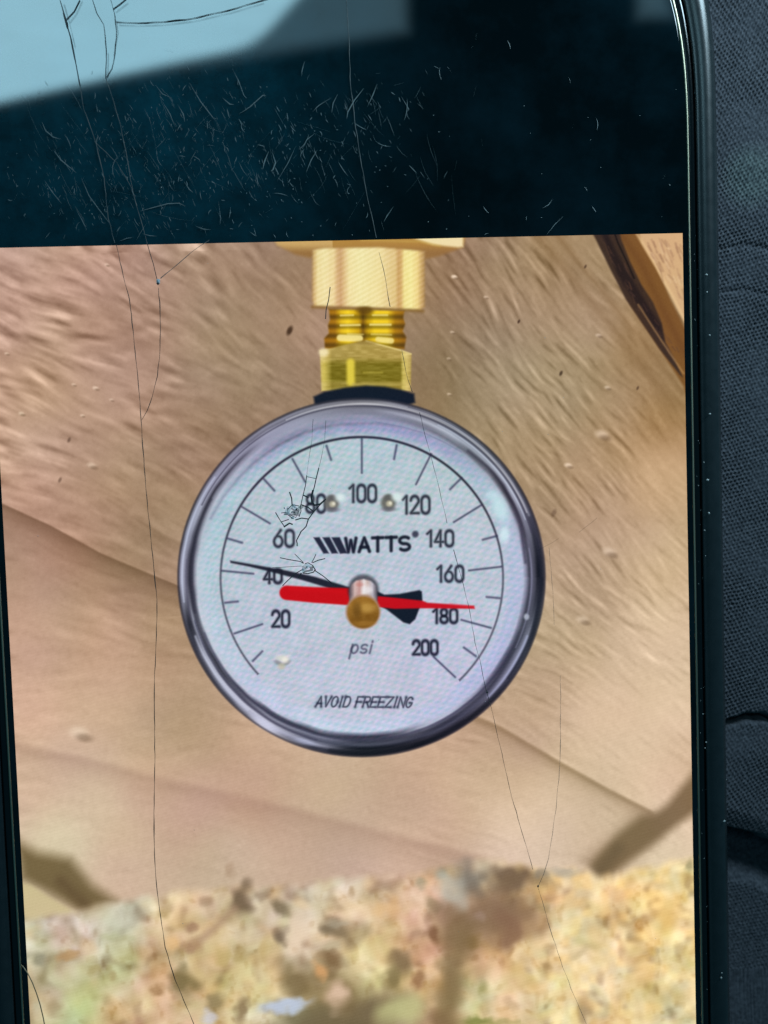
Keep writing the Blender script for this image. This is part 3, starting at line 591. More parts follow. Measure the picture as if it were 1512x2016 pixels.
ms = nt.nodes.new('ShaderNodeMapRange'); ms.interpolation_type = 'SMOOTHSTEP'; ms.inputs['From Min'].default_value = .032; ms.inputs['From Max'].default_value = .002; nt.links.new(vd.outputs['Value'], ms.inputs['Value'])
n_s = nt.nodes.new('ShaderNodeTexNoise'); n_s.inputs['Scale'].default_value = 260; n_s.inputs['Detail'].default_value = 7; n_s.inputs['Roughness'].default_value = .7; nt.links.new(tc.outputs['Object'], n_s.inputs['Vector'])
mm_ = mth(nt, 'MULTIPLY', ms.outputs[0], mth(nt, 'MULTIPLY_ADD', n_s.outputs[0], 1.6, -.3))
ad = nt.nodes.new('ShaderNodeMix'); ad.data_type = 'RGBA'; ad.blend_type = 'ADD'; ad.inputs[0].default_value = 1.0
sc_ = nt.nodes.new('ShaderNodeMix'); sc_.data_type = 'RGBA'; sc_.inputs[6].default_value = (0, 0, 0, 1); sc_.inputs[7].default_value = (.002, .038, .056, 1)
nt.links.new(mm_, sc_.inputs[0]); nt.links.new(r.outputs[0], ad.inputs[6]); nt.links.new(sc_.outputs[2], ad.inputs[7]); nt.links.new(ad.outputs[2], b.inputs['Base Color'])
b.inputs['Roughness'].default_value = .03; b.inputs['Specular IOR Level'].default_value = .5
# the lit display
disp_m, nt, b = new_mat('lit_display')
tex = nt.nodes.new('ShaderNodeTexImage'); tex.image = img; tex.interpolation = 'Cubic'; tex.extension = 'EXTEND'
nt.links.new(tex.outputs[0], b.inputs['Emission Color']); b.inputs['Emission Strength'].default_value = 1.0
b.inputs['Base Color'].default_value = (0, 0, 0, 1); b.inputs['Roughness'].default_value = .03
case_m = pbr('black_rubber_case', (.009, .013, .015), .27, .5, 0, (900, .3, .10))
bezel_m = pbr('black_gloss_frame', (.0015, .002, .0025), .12)
rim_m = pbr('bronze_metal_rim', (.36, .33, .24), .40, .5, 1.0)
crack_m = pbr('crack_in_glass', (.022, .026, .028), .5, .3)
crack_l = pbr('brown_crack', (.05, .045, .04), .5, .3)
crack2_m = pbr('fine_crack', (.075, .08, .08), .6, .3)
shard_m = pbr('shattered_glass_white', (.34, .37, .40), .35, .6)
scr_m = pbr('scratch_in_glass', (.10, .125, .13), .5, .4)
lint_m = pbr('lint', (.28, .31, .31), .8)
hair_m = pbr('bronze_hair', (.20, .15, .09), .35, .5)

# ------------------------------------------------------------------ mesh helpers
def link(name, verts, faces, mat, parent=None, smooth=False, uv=False):
    me = bpy.data.meshes.new(name); me.from_pydata([tuple(float(c) * MM for c in v) for v in verts], [], faces)
    if uv:
        ul = me.uv_layers.new(name='screen')
        co = np.array([[v[0], v[1]] for v in verts]); li = np.zeros(len(me.loops), np.int32); me.loops.foreach_get('vertex_index', li)
        q = co[li]; u = np.stack([(q[:, 0] + UW) / (2 * UW), 1 + q[:, 1] / VH], 1).astype(np.float32)
        ul.data.foreach_set('uv', u.ravel())
    me.materials.append(mat)
    if smooth: me.polygons.foreach_set('use_smooth', np.ones(len(me.polygons), bool))
    me.update()
    o = bpy.data.objects.new(name, me); col.objects.link(o)
    if parent: o.parent = parent
    return o
def clip_screen(p):
    return (min(max(p[0], -UW), UW), min(max(p[1], -VH), 0.0), p[2])
def piece(name, pts, layer, parent, label=None):
    """a flat region of the lit display, bounded by a photo outline"""
    v = [clip_screen(P(x, y, layer * .006)) for x, y in pts]
    o = link(name, v, [list(range(len(v)))], disp_m, parent, uv=True)
    if label: o['label'] = label
    return o
def ribbon_vf(pts, wd, z, taper=False, ridge=0.006, name_even=True):
    n = len(pts); V = []; Fc = []
    p = np.array(pts, float)
    for i in range(n):
        a = p[max(0, i - 1)]; c = p[min(n - 1, i + 1)]
        if n > 3 and np.allclose(p[0], p[-1]) and i in (0, n - 1): a = p[-2]; c = p[1]
        t = (c - a) / (np.linalg.norm(c - a) + 1e-9); nn = np.array([-t[1], t[0]])
        wv = wd * ((1 if n < 6 or name_even else .72 + .28 * math.sin(i * 1.7 + p[0][0]) + .35 * max(0, math.sin(i * .37 + p[0][1])) ** 6) if not taper else .12 + .88 * math.sin(math.pi * (i + .0) / (n - 1)) ** .7) / 2
        V += [P(*(p[i] + nn * wv), z), P(*p[i], z + ridge), P(*(p[i] - nn * wv), z)]
        if i: k = 3 * i; Fc += [(k - 3, k - 2, k + 1, k), (k - 2, k - 1, k + 2, k + 1)]
    return V, Fc
def strokes_piece(name, lines, wd, layer, parent, label=None):
    V = []; Fc = []
    for i, l in enumerate(lines):
        v, f = ribbon_vf(l, wd, layer * .006 + i * .0008, ridge=0.0); o = len(V)
        V += v; Fc += [tuple(o + q for q in t) for t in f]
    ob = link(name, V, Fc, disp_m, parent, uv=True)
    if label: ob['label'] = label
    return ob

# ------------------------------------------------------------------ the phone
phone = bpy.data.objects.new('phone', None); col.objects.link(phone); phone.location = (0, 0, 0)
phone['label'] = 'black phone with a cracked screen showing a picture of a round pressure gauge'
phone['category'] = 'phone'
Y_TOP, Y_BOT, CS, SN = 36.2, -112.0, 29.0, 3.0
def outline(d, m=36):
    hx = UW + d; hy = (Y_TOP - Y_BOT) / 2 + d - .5; yc = (Y_TOP + Y_BOT) / 2; a = CS; pts = []
    for q, (sx, sy) in enumerate(((1, 1), (-1, 1), (-1, -1), (1, -1))):
        for i in range(m + 1):
            t = i / m * math.pi / 2
            if q % 2: t = math.pi / 2 - t
            c, s = abs(math.cos(t)) ** (2 / SN), abs(math.sin(t)) ** (2 / SN)
            pts.append((sx * (hx - a + a * c), yc + sy * (hy - a + a * s)))
    return pts
def sweep(name, prof, mat, parent, cap=False, close=False):
    V = []; Fc = []; n = None
    for (d, z) in prof:
        o = outline(d); n = len(o); V += [(x, y, z) for x, y in o]
    for r_ in range(len(prof) - 1):
        for i in range(n):
            j = (i + 1) % n; Fc.append((r_ * n + i, (r_ + 1) * n + i, (r_ + 1) * n + j, r_ * n + j))
    if cap: Fc.append(list(range(n)))
    if close: Fc.append(list(range((len(prof) - 1) * n, len(prof) * n))[::-1])
    o = link(name, V, Fc, mat, parent, smooth=True)
    if cap: o.data.polygons[(len(prof) - 1) * n].use_smooth = False
    return o
sweep('display_glass', [(.42, 0.0), (.47, -.004), (.52, -.014), (.55, -.03), (.56, -.2)], glass_m, phone, cap=True)
bead = [(.67 - .115 * math.cos(a), -.05 + .12 * math.sin(a)) for a in np.linspace(0, math.pi, 9)]
sweep('metal_rim', [(.56, -.25)] + bead + [(.785, -.25)], rim_m, phone)
sweep('inner_frame', [(.785, -.12), (.9, -.06), (1.1, -.05), (1.25, -.06), (1.36, -.10), (1.44, -.22), (1.46, -.4)], bezel_m, phone)
case = sweep('case', [(1.47, -.35), (1.475, .0), (1.50, .07), (1.56, .11), (1.64, .13), (1.72, .15), (1.85, .22), (2.05, .31), (2.3, .37), (2.6, .38), (2.9, .31), (3.15, .18), (3.4, -.05), (3.6, -.35), (3.75, -.75), (3.85, -1.3), (3.88, -3.0), (3.7, -6.2), (3.0, -7.4), (1.0, -7.8)], case_m, phone, close=True)

# the lit picture, one mesh per thing it shows
def screen_rect(x0, y0, x1, y1, z): return [(x0, y0, z), (x1, y0, z), (x1, y1, z), (x0, y1, z)]
wall = link('displayed_wall', screen_rect(-UW, -VH, UW, 0, .004), [(0, 1, 2, 3)], disp_m, phone, uv=True)
wall['label'] = 'tan painted timber wall in the displayed picture'
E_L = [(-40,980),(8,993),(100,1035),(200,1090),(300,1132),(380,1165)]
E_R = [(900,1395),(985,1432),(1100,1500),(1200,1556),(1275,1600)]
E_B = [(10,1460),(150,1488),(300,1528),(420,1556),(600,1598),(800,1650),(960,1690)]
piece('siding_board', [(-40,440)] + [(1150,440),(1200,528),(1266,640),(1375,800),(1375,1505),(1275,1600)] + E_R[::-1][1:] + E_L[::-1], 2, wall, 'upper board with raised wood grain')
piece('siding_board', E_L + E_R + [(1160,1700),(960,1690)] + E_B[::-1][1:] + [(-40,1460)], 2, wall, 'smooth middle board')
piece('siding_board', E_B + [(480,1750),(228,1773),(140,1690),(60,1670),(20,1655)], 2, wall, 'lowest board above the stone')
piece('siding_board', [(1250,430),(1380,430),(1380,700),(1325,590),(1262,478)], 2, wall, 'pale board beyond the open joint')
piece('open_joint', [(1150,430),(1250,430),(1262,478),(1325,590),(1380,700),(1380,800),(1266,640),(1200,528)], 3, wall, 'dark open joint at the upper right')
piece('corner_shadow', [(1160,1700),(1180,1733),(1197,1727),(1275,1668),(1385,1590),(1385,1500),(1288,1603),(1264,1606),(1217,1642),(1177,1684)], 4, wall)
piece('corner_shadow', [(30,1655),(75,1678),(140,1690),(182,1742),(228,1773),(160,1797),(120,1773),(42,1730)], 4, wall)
stone = piece('displayed_stone', STONE_TOP + [(1400,2230),(20,2230)], 5, phone, 'mottled yellow and orange stone in the displayed picture')
fit = piece('displayed_fitting', FLANGE, 5, phone, 'brass pipe fitting in the displayed picture')
piece('union_nut', NUT, 8, fit, 'pale gold ribbed nut'); piece('thread', THREAD, 6, fit, 'yellow brass thread'); piece('hex_collar', HEX, 7, fit, 'olive gold hexagonal collar'); piece('washer', WASHER, 9, fit, 'black washer')
gauge = piece('displayed_gauge', [(GC[0] + GR[0] * math.cos(a), GC[1] + GR[1] * math.sin(a)) for a in np.linspace(0, 2 * math.pi, 96, endpoint=False)], 10, phone, 'round pressure gauge with a violet rim in the displayed picture')
piece('dial', [(707.5 + 322 * math.cos(a), 1140.6 + 302 * math.sin(a)) for a in np.linspace(0, 2 * math.pi, 80, endpoint=False)], 11, gauge, 'white dial face')
strokes_piece('scale_arc', [SCALE], 5, 12, gauge)
for (a, b_) in MAJOR: strokes_piece('tick_mark', [[Z(*a), Z(*b_)]], 5, 13, gauge)
for (a, b_) in MINOR: strokes_piece('tick_mark', [[Z(*a), Z(*b_)]], 5, 13, gauge)
for s, ls in NUM_LINES.items(): strokes_piece('numeral', ls, 6, 14, gauge, 'printed ' + s)
strokes_piece('lettering', WATTS, 8, 14, gauge, 'bold black printed letters'); strokes_piece('lettering', PSI, 5, 14, gauge, 'printed psi'); strokes_piece('lettering', AVOID, 5, 14, gauge, 'printed AVOID FREEZING')
for k in range(3):
    x = 558 + 36 * k
    piece('logo_stripe', [Z(x, 641), Z(x + 24 + 4 * k, 640), Z(x + 62, 704), Z(x + 40 - 3 * k, 705)], 14, gauge)
circ = lambda c, r: [(c[0] + r * math.cos(a), c[1] + r * math.sin(a)) for a in np.linspace(0, 2 * math.pi, 28, endpoint=False)]
for c in ((630,503), (855,501), (437,1134)): piece('stop_pin', circ(Z(*c), 14), 15, gauge)
piece('black_needle', BLACK, 16, gauge); piece('needle_tail', TAIL, 16, gauge, 'black arrow shaped tail')
piece('red_needle', RED, 17, gauge, 'broad rounded end'); piece('red_needle', REDT, 17, gauge, 'thin tip')
piece('hub', HUB, 18, gauge, 'silver post'); piece('hub_cap', circ(Z(755,938), 33.5), 19, gauge, 'round brass cap')

# ------------------------------------------------------------------ cracks, chips, scratches and lint on the glass
ZC = .13
def wander(pts, amp=.7, step=14):
    out = [pts[0]]
    for a, b_ in zip(pts[:-1], pts[1:]):
        n_ = max(1, int(math.hypot(b_[0] - a[0], b_[1] - a[1]) / step))
        for k in range(1, n_ + 1):
            t = k / n_; j = amp if k < n_ else 0
            out.append((a[0] + (b_[0] - a[0]) * t + rnd.uniform(-j, j), a[1] + (b_[1] - a[1]) * t + rnd.uniform(-j, j)))
    return out
def crack(pts, wd, mat, parent, name='crack', label=None, z=ZC, amp=.7):
    v, f = ribbon_vf(wander(pts, amp), wd, z, taper=False, name_even=False)
    o = link(name, v, f, mat, parent)
    if label: o['label'] = label
    return o
crack([(118,0),(130,40),(142,90),(150,130),(157,168)], 2.4, crack_m, phone)
crack([(157,0),(146,22),(131,38)], 1.8, crack_m, phone)
crack([(181,-4),(190,25),(204,48),(209,100),(208,155)], 1.7, crack_m, phone)
crack([(217,-4),(226,30),(229,60),(226,105),(220,135),(210,152)], 1.5, crack_m, phone)
crack([(229,43),(270,45),(320,43),(380,36),(450,20),(530,-3)], 1.8, crack_m, phone)
crack([(222,18),(248,-2)], 1.8, crack_m, phone)
crack([(208,155),(214,170),(224,200),(238,250),(250,310),(262,380),(275,425),(290,480)], 1.5, crack2_m, phone)
crack([(157,168),(165,215),(178,250),(190,285),(205,350),(213,430),(226,478)], 1.5, crack2_m, phone)
crack([(186,278),(230,320),(258,368),(270,405)], 1.2, crack2_m, phone)
crack([(229,482),(236,515),(243,545),(255,590),(262,650),(269,720),(274,775),(278,830),(282,890),(287,960),(296,1050),(303,1120),(309,1180),(308,1250),(304,1340),(304,1400),(305,1500),(303,1600),(304,1680),(308,1740),(314,1790),(325,1865),(345,1930),(384,2022)], 1.7, crack_l, phone, label='longest crack, down the left of the screen', amp=.5)
crack([(290,480),(302,520),(309,550)], 1.4, crack_m, phone)
crack([(312,566),(315,610),(316,650),(315,690),(310,740),(300,780),(290,808),(279,827)], 1.6, crack_m, phone)
crack([(316,548),(350,520),(380,494),(412,473)], 1.5, crack2_m, phone)
crack([(682,-4),(688,90),(690,165),(698,235),(708,300),(720,370),(728,410),(741,468)], 1.5, crack2_m, phone)
crack([(746,496),(755,530),(762,570),(768,604)], 1.2, crack_m, phone)
crack([(791,690),(797,720),(804,750),(812,772)], 1.2, crack_m, phone)
crack([(826,812),(842,875),(848,895),(862,950),(880,1030)], 1.0, crack_m, phone)
crack([(893,1082),(902,1115),(912,1150),(925,1205),(935,1265),(945,1300),(956,1355),(962,1375),(970,1405),(985,1470),(1004,1555),(1028,1640),(1049,1712)], 1.1, crack_l, phone)
crack([(1103,1330),(1104,1400),(1103,1470),(1101,1520),(1096,1580),(1088,1640),(1080,1690),(1070,1722),(1059,1746)], .9, crack2_m, phone)
crack([(1059,1746),(1075,1800),(1088,1845),(1108,1905),(1130,1960),(1156,2020)], .9, crack2_m, phone)
crack([(1081,1078),(1085,1120),(1089,1180),(1091,1230)], .7, crack2_m, phone)
crack([(650,565),(647,590),(642,610),(641,628)], 1.8, crack_m, phone)
ghost_m = pbr('refracted_crack_shadow', (.01, .013, .015), .5, .2); ghost_m.node_tree.nodes['Principled BSDF'].inputs['Alpha'].default_value = .22
for q in ([(137,45),(150,28),(162,2)], [(234,49),(272,51),(322,49),(382,42),(452,26),(520,6)], [(228,24),(252,6)], [(126,8),(137,46),(148,94)], [(224,110),(232,64),(229,40)], [(213,104),(212,150)]):
    crack(q, 2.6, ghost_m, phone, 'crack_shadow', amp=.3)
crack([(1175,1020),(1140,1048)], 1.8, ghost_m, phone); crack([(1058,1085),(1100,1060)], 1.5, ghost_m, phone)
blot = link('crack', [P(x, y, ZC + .02) for x, y in ((123,24),(127,30),(133,44),(134,56),(131,55),(127,40))], [(0, 1, 2, 3, 4, 5)], crack_m, phone)
def zz(*q): return [(340 + x / 3.979, 780 + y / 3.979) for x, y in q]
imp = link('impact_mark', *ribbon_vf(wander(zz((1062,965),(1045,1020),(1005,1060),(970,1130),(975,1175)), .5, 5), 2.2, ZC), crack_m, phone)
imp['label'] = 'larger web of chips on the dial'
for q, wd in [(zz((1100,180),(1090,350),(1070,470),(1050,620)), .8), (zz((1050,620),(1040,700),(1020,780),(1005,850)), 1.6), (zz((1200,190),(1190,350),(1165,480),(1145,560)), .8), (zz((1145,560),(1125,640),(1110,710),(1098,750)), 2.0),
              (zz((1050,630),(1120,645)), 1.2), (zz((1100,735),(1086,790),(1092,830),(1108,852)), 4.0), (zz((1105,855),(1155,845),(1190,815)), 3.4), (zz((1022,775),(1065,795)), 2.6), (zz((1005,850),(1060,870),(1105,905)), 2.4),
              (zz((1200,805),(1150,855),(1105,905),(1062,965)), 2.2), (zz((915,750),(932,800),(935,850),(960,875)), 2.4), (zz((900,890),(935,850),(990,860)), 1.6), (zz((805,910),(828,950),(850,985),(910,965)), 1.8), (zz((850,985),(875,1020)), 1.8),
              (zz((870,1025),(915,995),(940,1005)), 3.0), (zz((1062,962),(1010,955),(960,970)), 2.2), (zz((1000,850),(1005,900),(990,945)), 1.6), (zz((900,890),(905,930),(940,960)), 1.6), (zz((850,915),(890,910)), 1.4), (zz((925,880),(985,900),(965,950),(915,930)), 1.4)]:
    crack(q, wd, crack_m, imp, 'crack', z=ZC + rnd.uniform(.008, .02), amp=.5)
def chip(cx, cy, r_, parent, mat=shard_m, n_=5):
    a0 = rnd.uniform(0, 6); v = [P(cx, cy, ZC + .05)] + [P(cx + r_ * rnd.uniform(.5, 1.1) * math.cos(a0 + k * 2 * math.pi / n_), cy + r_ * rnd.uniform(.5, 1.1) * math.sin(a0 + k * 2 * math.pi / n_), ZC - .005) for k in range(n_)]
    return link('glass_chip', v, [(0, 1 + k, 1 + (k + 1) % n_) for k in range(n_)], mat, parent)
for k in range(7):
    chip(578 + rnd.gauss(0, 9), 1009 + rnd.gauss(0, 9), rnd.uniform(1.6, 4.2), imp, shard_m if k % 3 else crack_m)
def facets(cx, cy, r_, parent, n_=8, inner=.35):
    a = sorted(rnd.uniform(0, 6.28) for _ in range(n_)); rr = [r_ * rnd.uniform(.7, 1.15) for _ in a]
    for k in range(n_):
        q = (k + 1) % n_
        pts_ = [(cx + inner * rr[k] * math.cos(a[k]), cy + inner * rr[k] * math.sin(a[k]), .03), (cx + rr[k] * math.cos(a[k]), cy + rr[k] * math.sin(a[k]), 0), (cx + rr[q] * math.cos(a[q]), cy + rr[q] * math.sin(a[q]), 0), (cx + inner * rr[q] * math.cos(a[q]), cy + inner * rr[q] * math.sin(a[q]), .03)]
        link('glass_chip', [P(x, y, ZC + .004 + z + .0015 * k) for x, y, z in pts_], [(0, 1, 2, 3)], rnd.choice(facet_ms), parent)
facet_ms = []
for nm, bc, al in (('clear_chip', (.30, .34, .38), .35), ('grey_chip', (.05, .055, .065), .6), ('dark_chip', (.02, .022, .026), .72), ('pale_chip', (.5, .54, .58), .6)):
    m_ = pbr(nm, bc, .25, .6); m_.node_tree.nodes['Principled BSDF'].inputs['Alpha'].default_value = al; facet_ms.append(m_)
facets(577, 1009, 17, imp, 9, .4); facets(577, 1009, 7, imp, 6, .1); facets(592, 1003, 9, imp, 5, .2); facets(566, 1014, 8, imp, 5, .2)
v_, f_ = ribbon_vf(zz((1095,1325),(1118,1362),(1100,1380)), 2.2, ZC); imp2 = link('impact_mark', v_, f_, crack_m, phone)
facets(605, 1119, 13, imp2, 9, .45); facets(604, 1117, 6, imp2, 5, .1)
imp2['label'] = 'smaller star shaped chip above the needle'
for q, wd in [(zz((840,1265),(900,1278),(1000,1295),(1025,1310)), 1.7), (zz((955,1235),(990,1270),(1025,1305)), 1.3), (zz((1122,1238),(1105,1275),(1088,1305)), 1.5), (zz((1195,1272),(1140,1285),(1095,1305)), 1.8), (zz((1108,1362),(1180,1410),(1235,1455),(1285,1495)), 1.8),
              (zz((1012,1360),(960,1390),(900,1445),(860,1485)), 1.8), (zz((1008,1385),(985,1425)), 2.6), (zz((780,1343),(900,1337),(1010,1330)), .9), (zz((1020,1385),(1060,1390),(1105,1378)), 2.0), (zz((1035,1312),(1060,1305),(1095,1325)), 1.6)]:
    crack(q, wd, crack_m, imp2, 'crack', z=ZC + rnd.uniform(.008, .02), amp=.5)
for k in range(3): chip(605 + rnd.gauss(0, 5), 1119 + rnd.gauss(0, 4), rnd.uniform(1.5, 3.4), imp2, (crack_m if k % 2 else shard_m))
chip(604, 1116, 2.6, imp2, shard_m, 7)
c = chip(311, 553, 6.5, phone, shard_m, 4); chip(311, 558, 5.5, c, crack_m, 4); chip(1059, 1745, 2.6, phone, crack_m); chip(959, 1363, 3, phone, crack_m)

# fine scratches in the worn upper part, far too many to count
V = []; Fc = []
def add_scratch(pts, wd, z=None):
    v, f = ribbon_vf(pts, wd, ZC + rnd.uniform(0, .03) if z is None else z, taper=True); o = len(V)
    V.extend(v); Fc.extend(tuple(o + q for q in t) for t in f)
def bow(x, y, ln, ang, bend, n_=5):
    c, s = math.cos(math.radians(ang)), math.sin(math.radians(ang))
    return [(x + c * ln * t - s * bend * ln * (1 - 4 * t * t), y + s * ln * t + c * bend * ln * (1 - 4 * t * t)) for t in np.linspace(-.5, .5, n_)]
H1 = lambda *q: [(x / 2, y / 2) for x, y in q]
for q, wd in [(H1((165,480),(180,515),(210,540),(240,548)),2.4), (H1((110,385),(122,435)),2), (H1((612,335),(640,370),(675,385)),1.6), (H1((640,400),(670,450),(690,500)),1.5), (H1((705,420),(722,450),(728,480)),2.2), (H1((745,325),(790,400),(840,465),(855,468)),1.8), (H1((875,385),(905,410),(922,412)),2.6),
              (H1((915,270),(940,320),(960,375),(972,388)),1.5), (H1((940,450),(985,420),(1035,375),(1050,378)),2.2), (H1((1200,240),(1190,275),(1187,300)),1.8), (H1((1330,370),(1312,405),(1306,445)),2), (H1((1432,348),(1395,395),(1370,440),(1365,468)),2.6), (H1((1485,330),(1470,370),(1447,420)),2), (H1((1495,425),(1455,452)),1.8),
              (H1((1058,595),(1042,635),(1034,668)),3.2), (H1((1072,600),(1085,640),(1075,668),(1065,675)),3.2), (H1((990,612),(978,640)),3.2), (H1((1250,590),(1225,630),(1205,680)),2.2), (H1((1240,525),(1208,550),(1192,585)),2.2), (H1((1165,575),(1135,640),(1090,715)),1.6), (H1((1130,665),(1135,735)),1.8), (H1((1100,565),(1085,585)),2.8),
              (H1((725,715),(745,745),(760,758)),2), (H1((175,710),(205,755),(245,805)),1.8), (H1((210,590),(240,630),(300,680)),2.6), (H1((295,535),(325,580)),2), (H1((320,700),(350,770),(390,825),(440,890)),1.8), (H1((300,825),(325,870),(340,905)),1.8), (H1((550,832),(600,818),(660,802),(705,800),(730,812)),2), (H1((770,890),(800,902),(830,905)),2.2),
              (H1((470,950),(500,938),(525,935)),1.8), (H1((560,920),(590,928),(620,930)),1.8), (H1((860,790),(868,860),(866,890)),1.2), (H1((910,225),(918,260)),1.2), (H1((1265,45),(1238,75)),1.6), (H1((650,195),(680,202)),1.4), (H1((1305,385),(1255,415),(1230,440)),1.6), (H1((1420,520),(1424,510)),4), (H1((1480,290),(1498,288)),3), (H1((1075,820),(1045,838)),2), (H1((1500,870),(1512,905)),2),
              ([(795,163),(776,168)],2.4), ([(775,406),(762,425),(756,436)],2), ([(790,190),(805,215),(800,222)],1.6), ([(938,168),(932,190)],1.6), ([(1088,392),(1080,403),(1068,410)],2), ([(1110,425),(1092,442),(1075,464)],1.4), ([(1130,245),(1124,256)],1.2), ([(1310,343),(1306,352)],1.6), ([(939,64),(936,78)],1.6), ([(932,90),(928,94)],2.6), ([(948,274),(950,288)],1.5), ([(900,315),(895,335)],1.2), ([(953,463),(957,460),(962,459)],1.6)]:
    add_scratch(q, wd * .8)
for k in range(250):
    x = rnd.gauss(380, 210); y = rnd.gauss(330, 85)
    if k % 7 == 0: x = rnd.uniform(40, 1330); y = rnd.uniform(30, 460)
    if not (8 < x < 1325 and 150 < y + (x - 0) * .22 - 20 and 120 < y < 468) and not (k % 7 == 0 and x > 700 and y < 455): continue
    ang = rnd.choice([62, 62, 66, 70, 58, -58, -62, -70, 20, 85]) + rnd.gauss(0, 9)
    add_scratch(bow(x, y, min(44, 4 + rnd.expovariate(1 / 8)), ang, rnd.gauss(0, .08)), rnd.uniform(.5, 1.4))
for k in range(700):
    cx_, cy_ = rnd.choice([(240,300),(330,230),(200,390),(440,260),(520,330),(620,290),(330,420),(150,330),(700,220)]); x = cx_ + rnd.gauss(0, 75); y = cy_ + rnd.gauss(0, 48)
    if 6 < x < 1000 and 212 - .22 * x < y < 468:
        ang = rnd.choice([60, 64, 68, 66, 55, -62, 75]) + rnd.gauss(0, 5)
        add_scratch(bow(x, y, 3 + rnd.expovariate(1 / 9), ang, rnd.gauss(0, .04), 4), rnd.uniform(.16, .5))
for k in range(34):
    x = rnd.uniform(60, 900); y = rnd.uniform(240, 430)
    add_scratch(bow(x, y, rnd.uniform(40, 105), rnd.choice([64, 70, 58, -50, 20, 78]) + rnd.gauss(0, 7), rnd.gauss(0, .04), 7), rnd.uniform(.14, .32))
for k in range(90):
    x = rnd.gauss(420, 260); y = rnd.gauss(320, 90)
    if 8 < x < 1320 and 190 - .2 * x < y < 466: add_scratch(bow(x, y, rnd.uniform(1.5, 4), rnd.uniform(0, 180), 0, 3), rnd.uniform(1.2, 2.4))
s = link('scratches', V, Fc, scr_m, phone); s['kind'] = 'stuff'
# specks of lint and dust on screen and case
V = []; Fc = []
def speck(x, y, r_, z):
    o = len(V); n_ = 5; a0 = rnd.uniform(0, 6)
    V.append(P(x, y, z + r_ / 28)); V.extend(P(x + r_ * rnd.uniform(.6, 1.2) * math.cos(a0 + k * 1.2566), y + r_ * rnd.uniform(.6, 1.2) * math.sin(a0 + k * 1.2566), z) for k in range(n_))
    Fc.extend((o, o + 1 + k, o + 1 + (k + 1) % n_) for k in range(n_))
for k in range(26): speck(rnd.uniform(30, 1320), rnd.uniform(190, 465), rnd.uniform(.6, 1.3), ZC)
for k in range(20): speck(rnd.uniform(60, 1330), rnd.uniform(500, 2000), rnd.uniform(.5, 1.0), ZC)
for (x, y, r_) in [(1364,92,1.6),(1368,183,1.5),(1350,160,1.4),(1331,176,1.4),(1393,945,3.2),(1396,1010,2.6),(1386,910,1.6),(1387,1044,1.8),(1389,1094,1.3),(1426,1617,2.6),(1390,1461,1.8),(1388,1473,1.6),(1384,1406,1.5),(1391,541,2.4),(1397,660,2.2),(1398,815,2.6),(1392,575,2),(1420,1925,2.4),(1421,1916,1.8),(1430,1535,1),(1372,1595,1.4)]:
    speck(x, y, r_, .52 if x > 1385 else -.03)
for k in range(46):
    t = rnd.random(); speck(1362 + 14 * rnd.random() + .0167 * t * 1500, 460 + 1500 * t, rnd.uniform(.4, .9), -.03)
s = link('dust', V, Fc, lint_m, phone); s['kind'] = 'stuff'

# a loose hair lying over the lower left edge of the screen
def tube(name, pts, r_, mat, sides=6):
    V = []; Fc = []; n_ = len(pts)
    for i, p in enumerate(pts):
        a = np.array(pts[max(0, i - 1)]); c = np.array(pts[min(n_ - 1, i + 1)]); t = (c - a) / np.linalg.norm(c - a)
        s_ = np.cross(t, [0, 0, 1]); s_ /= np.linalg.norm(s_); u_ = np.cross(s_, t)
        for k in range(sides):
            g = 2 * math.pi * k / sides; V.append(np.array(p) + r_ * (math.cos(g) * s_ + math.sin(g) * u_))
        if i: Fc += [(sides * (i - 1) + k, sides * (i - 1) + (k + 1) % sides, sides * i + (k + 1) % sides, sides * i + k) for k in range(sides)]
    Fc.append(list(range(sides))[::-1]); Fc.append(list(range(len(V) - sides, len(V))))
    return link(name, V, Fc, mat, None, smooth=True)
hp = [(41,1899),(46,1904),(55,1917),(64,1935),(72,1956),(79,1978),(85,2003),(90,2030),(93,2060)]
hair = tube('hair', [P(x, y, .22 + .25 * math.sin(i / 8 * math.pi)) for i, (x, y) in enumerate(hp)], .055, hair_m)
hair['label'] = 'short curved bronze hair lying across the left edge of the phone'; hair['category'] = 'hair'

# ------------------------------------------------------------------ the knitted cloth under the phone
ZF = -5.6
def fy(py, px_=1480): return P(px_, py, ZF)[1]
xs = np.concatenate([np.arange(-70, 33.5, 2.5), np.arange(34.0, 47.0, .06), np.arange(47.2, 90, 2.5)])
ys = np.concatenate([np.arange(-150, -77, 3.0), np.arange(-76.0, 30.0, .062), np.arange(30.5, 80, 3.0)])
GX, GY = np.meshgrid(xs, ys)
qx, qy = project(GX, GY, ZF)                                # where each point of the cloth lies in the photo's terms
ang = np.interp(qy, [-200,0,400,480,600,1150,1380,1440,1640,1700,2100], [30,30,24,16,14,13,16,22,26,10,6])
ta = np.tan(np.radians(ang))
wx = GX + .14 * vnoise(GX, GY, 1.6, 201) + .09 * vnoise(GX, GY, .6, 202)
wy = GY + .16 * vnoise(GX, GY, 1.9, 203) + .10 * vnoise(GX, GY, .6, 204)
ca, sa = np.cos(np.radians(ang)), np.sin(np.radians(ang))
u = (wx - 40) * ca + 0 * wy + wy * .0; v = wy - (wx - 40) * ta
pu = np.interp(qy, [0,1640,1700,2100], [.40,.40,.30,.30]); pv = np.interp(qy, [0,1640,1700,2100], [.40,.40,.30,.30])
k1 = np.cos(2 * math.pi * (wx - 40) / .40 + math.pi * v / .40); k2 = np.cos(2 * math.pi * v / .40); k3 = np.cos(2 * math.pi * (wx - 40) / .40 - math.pi * v / .40)
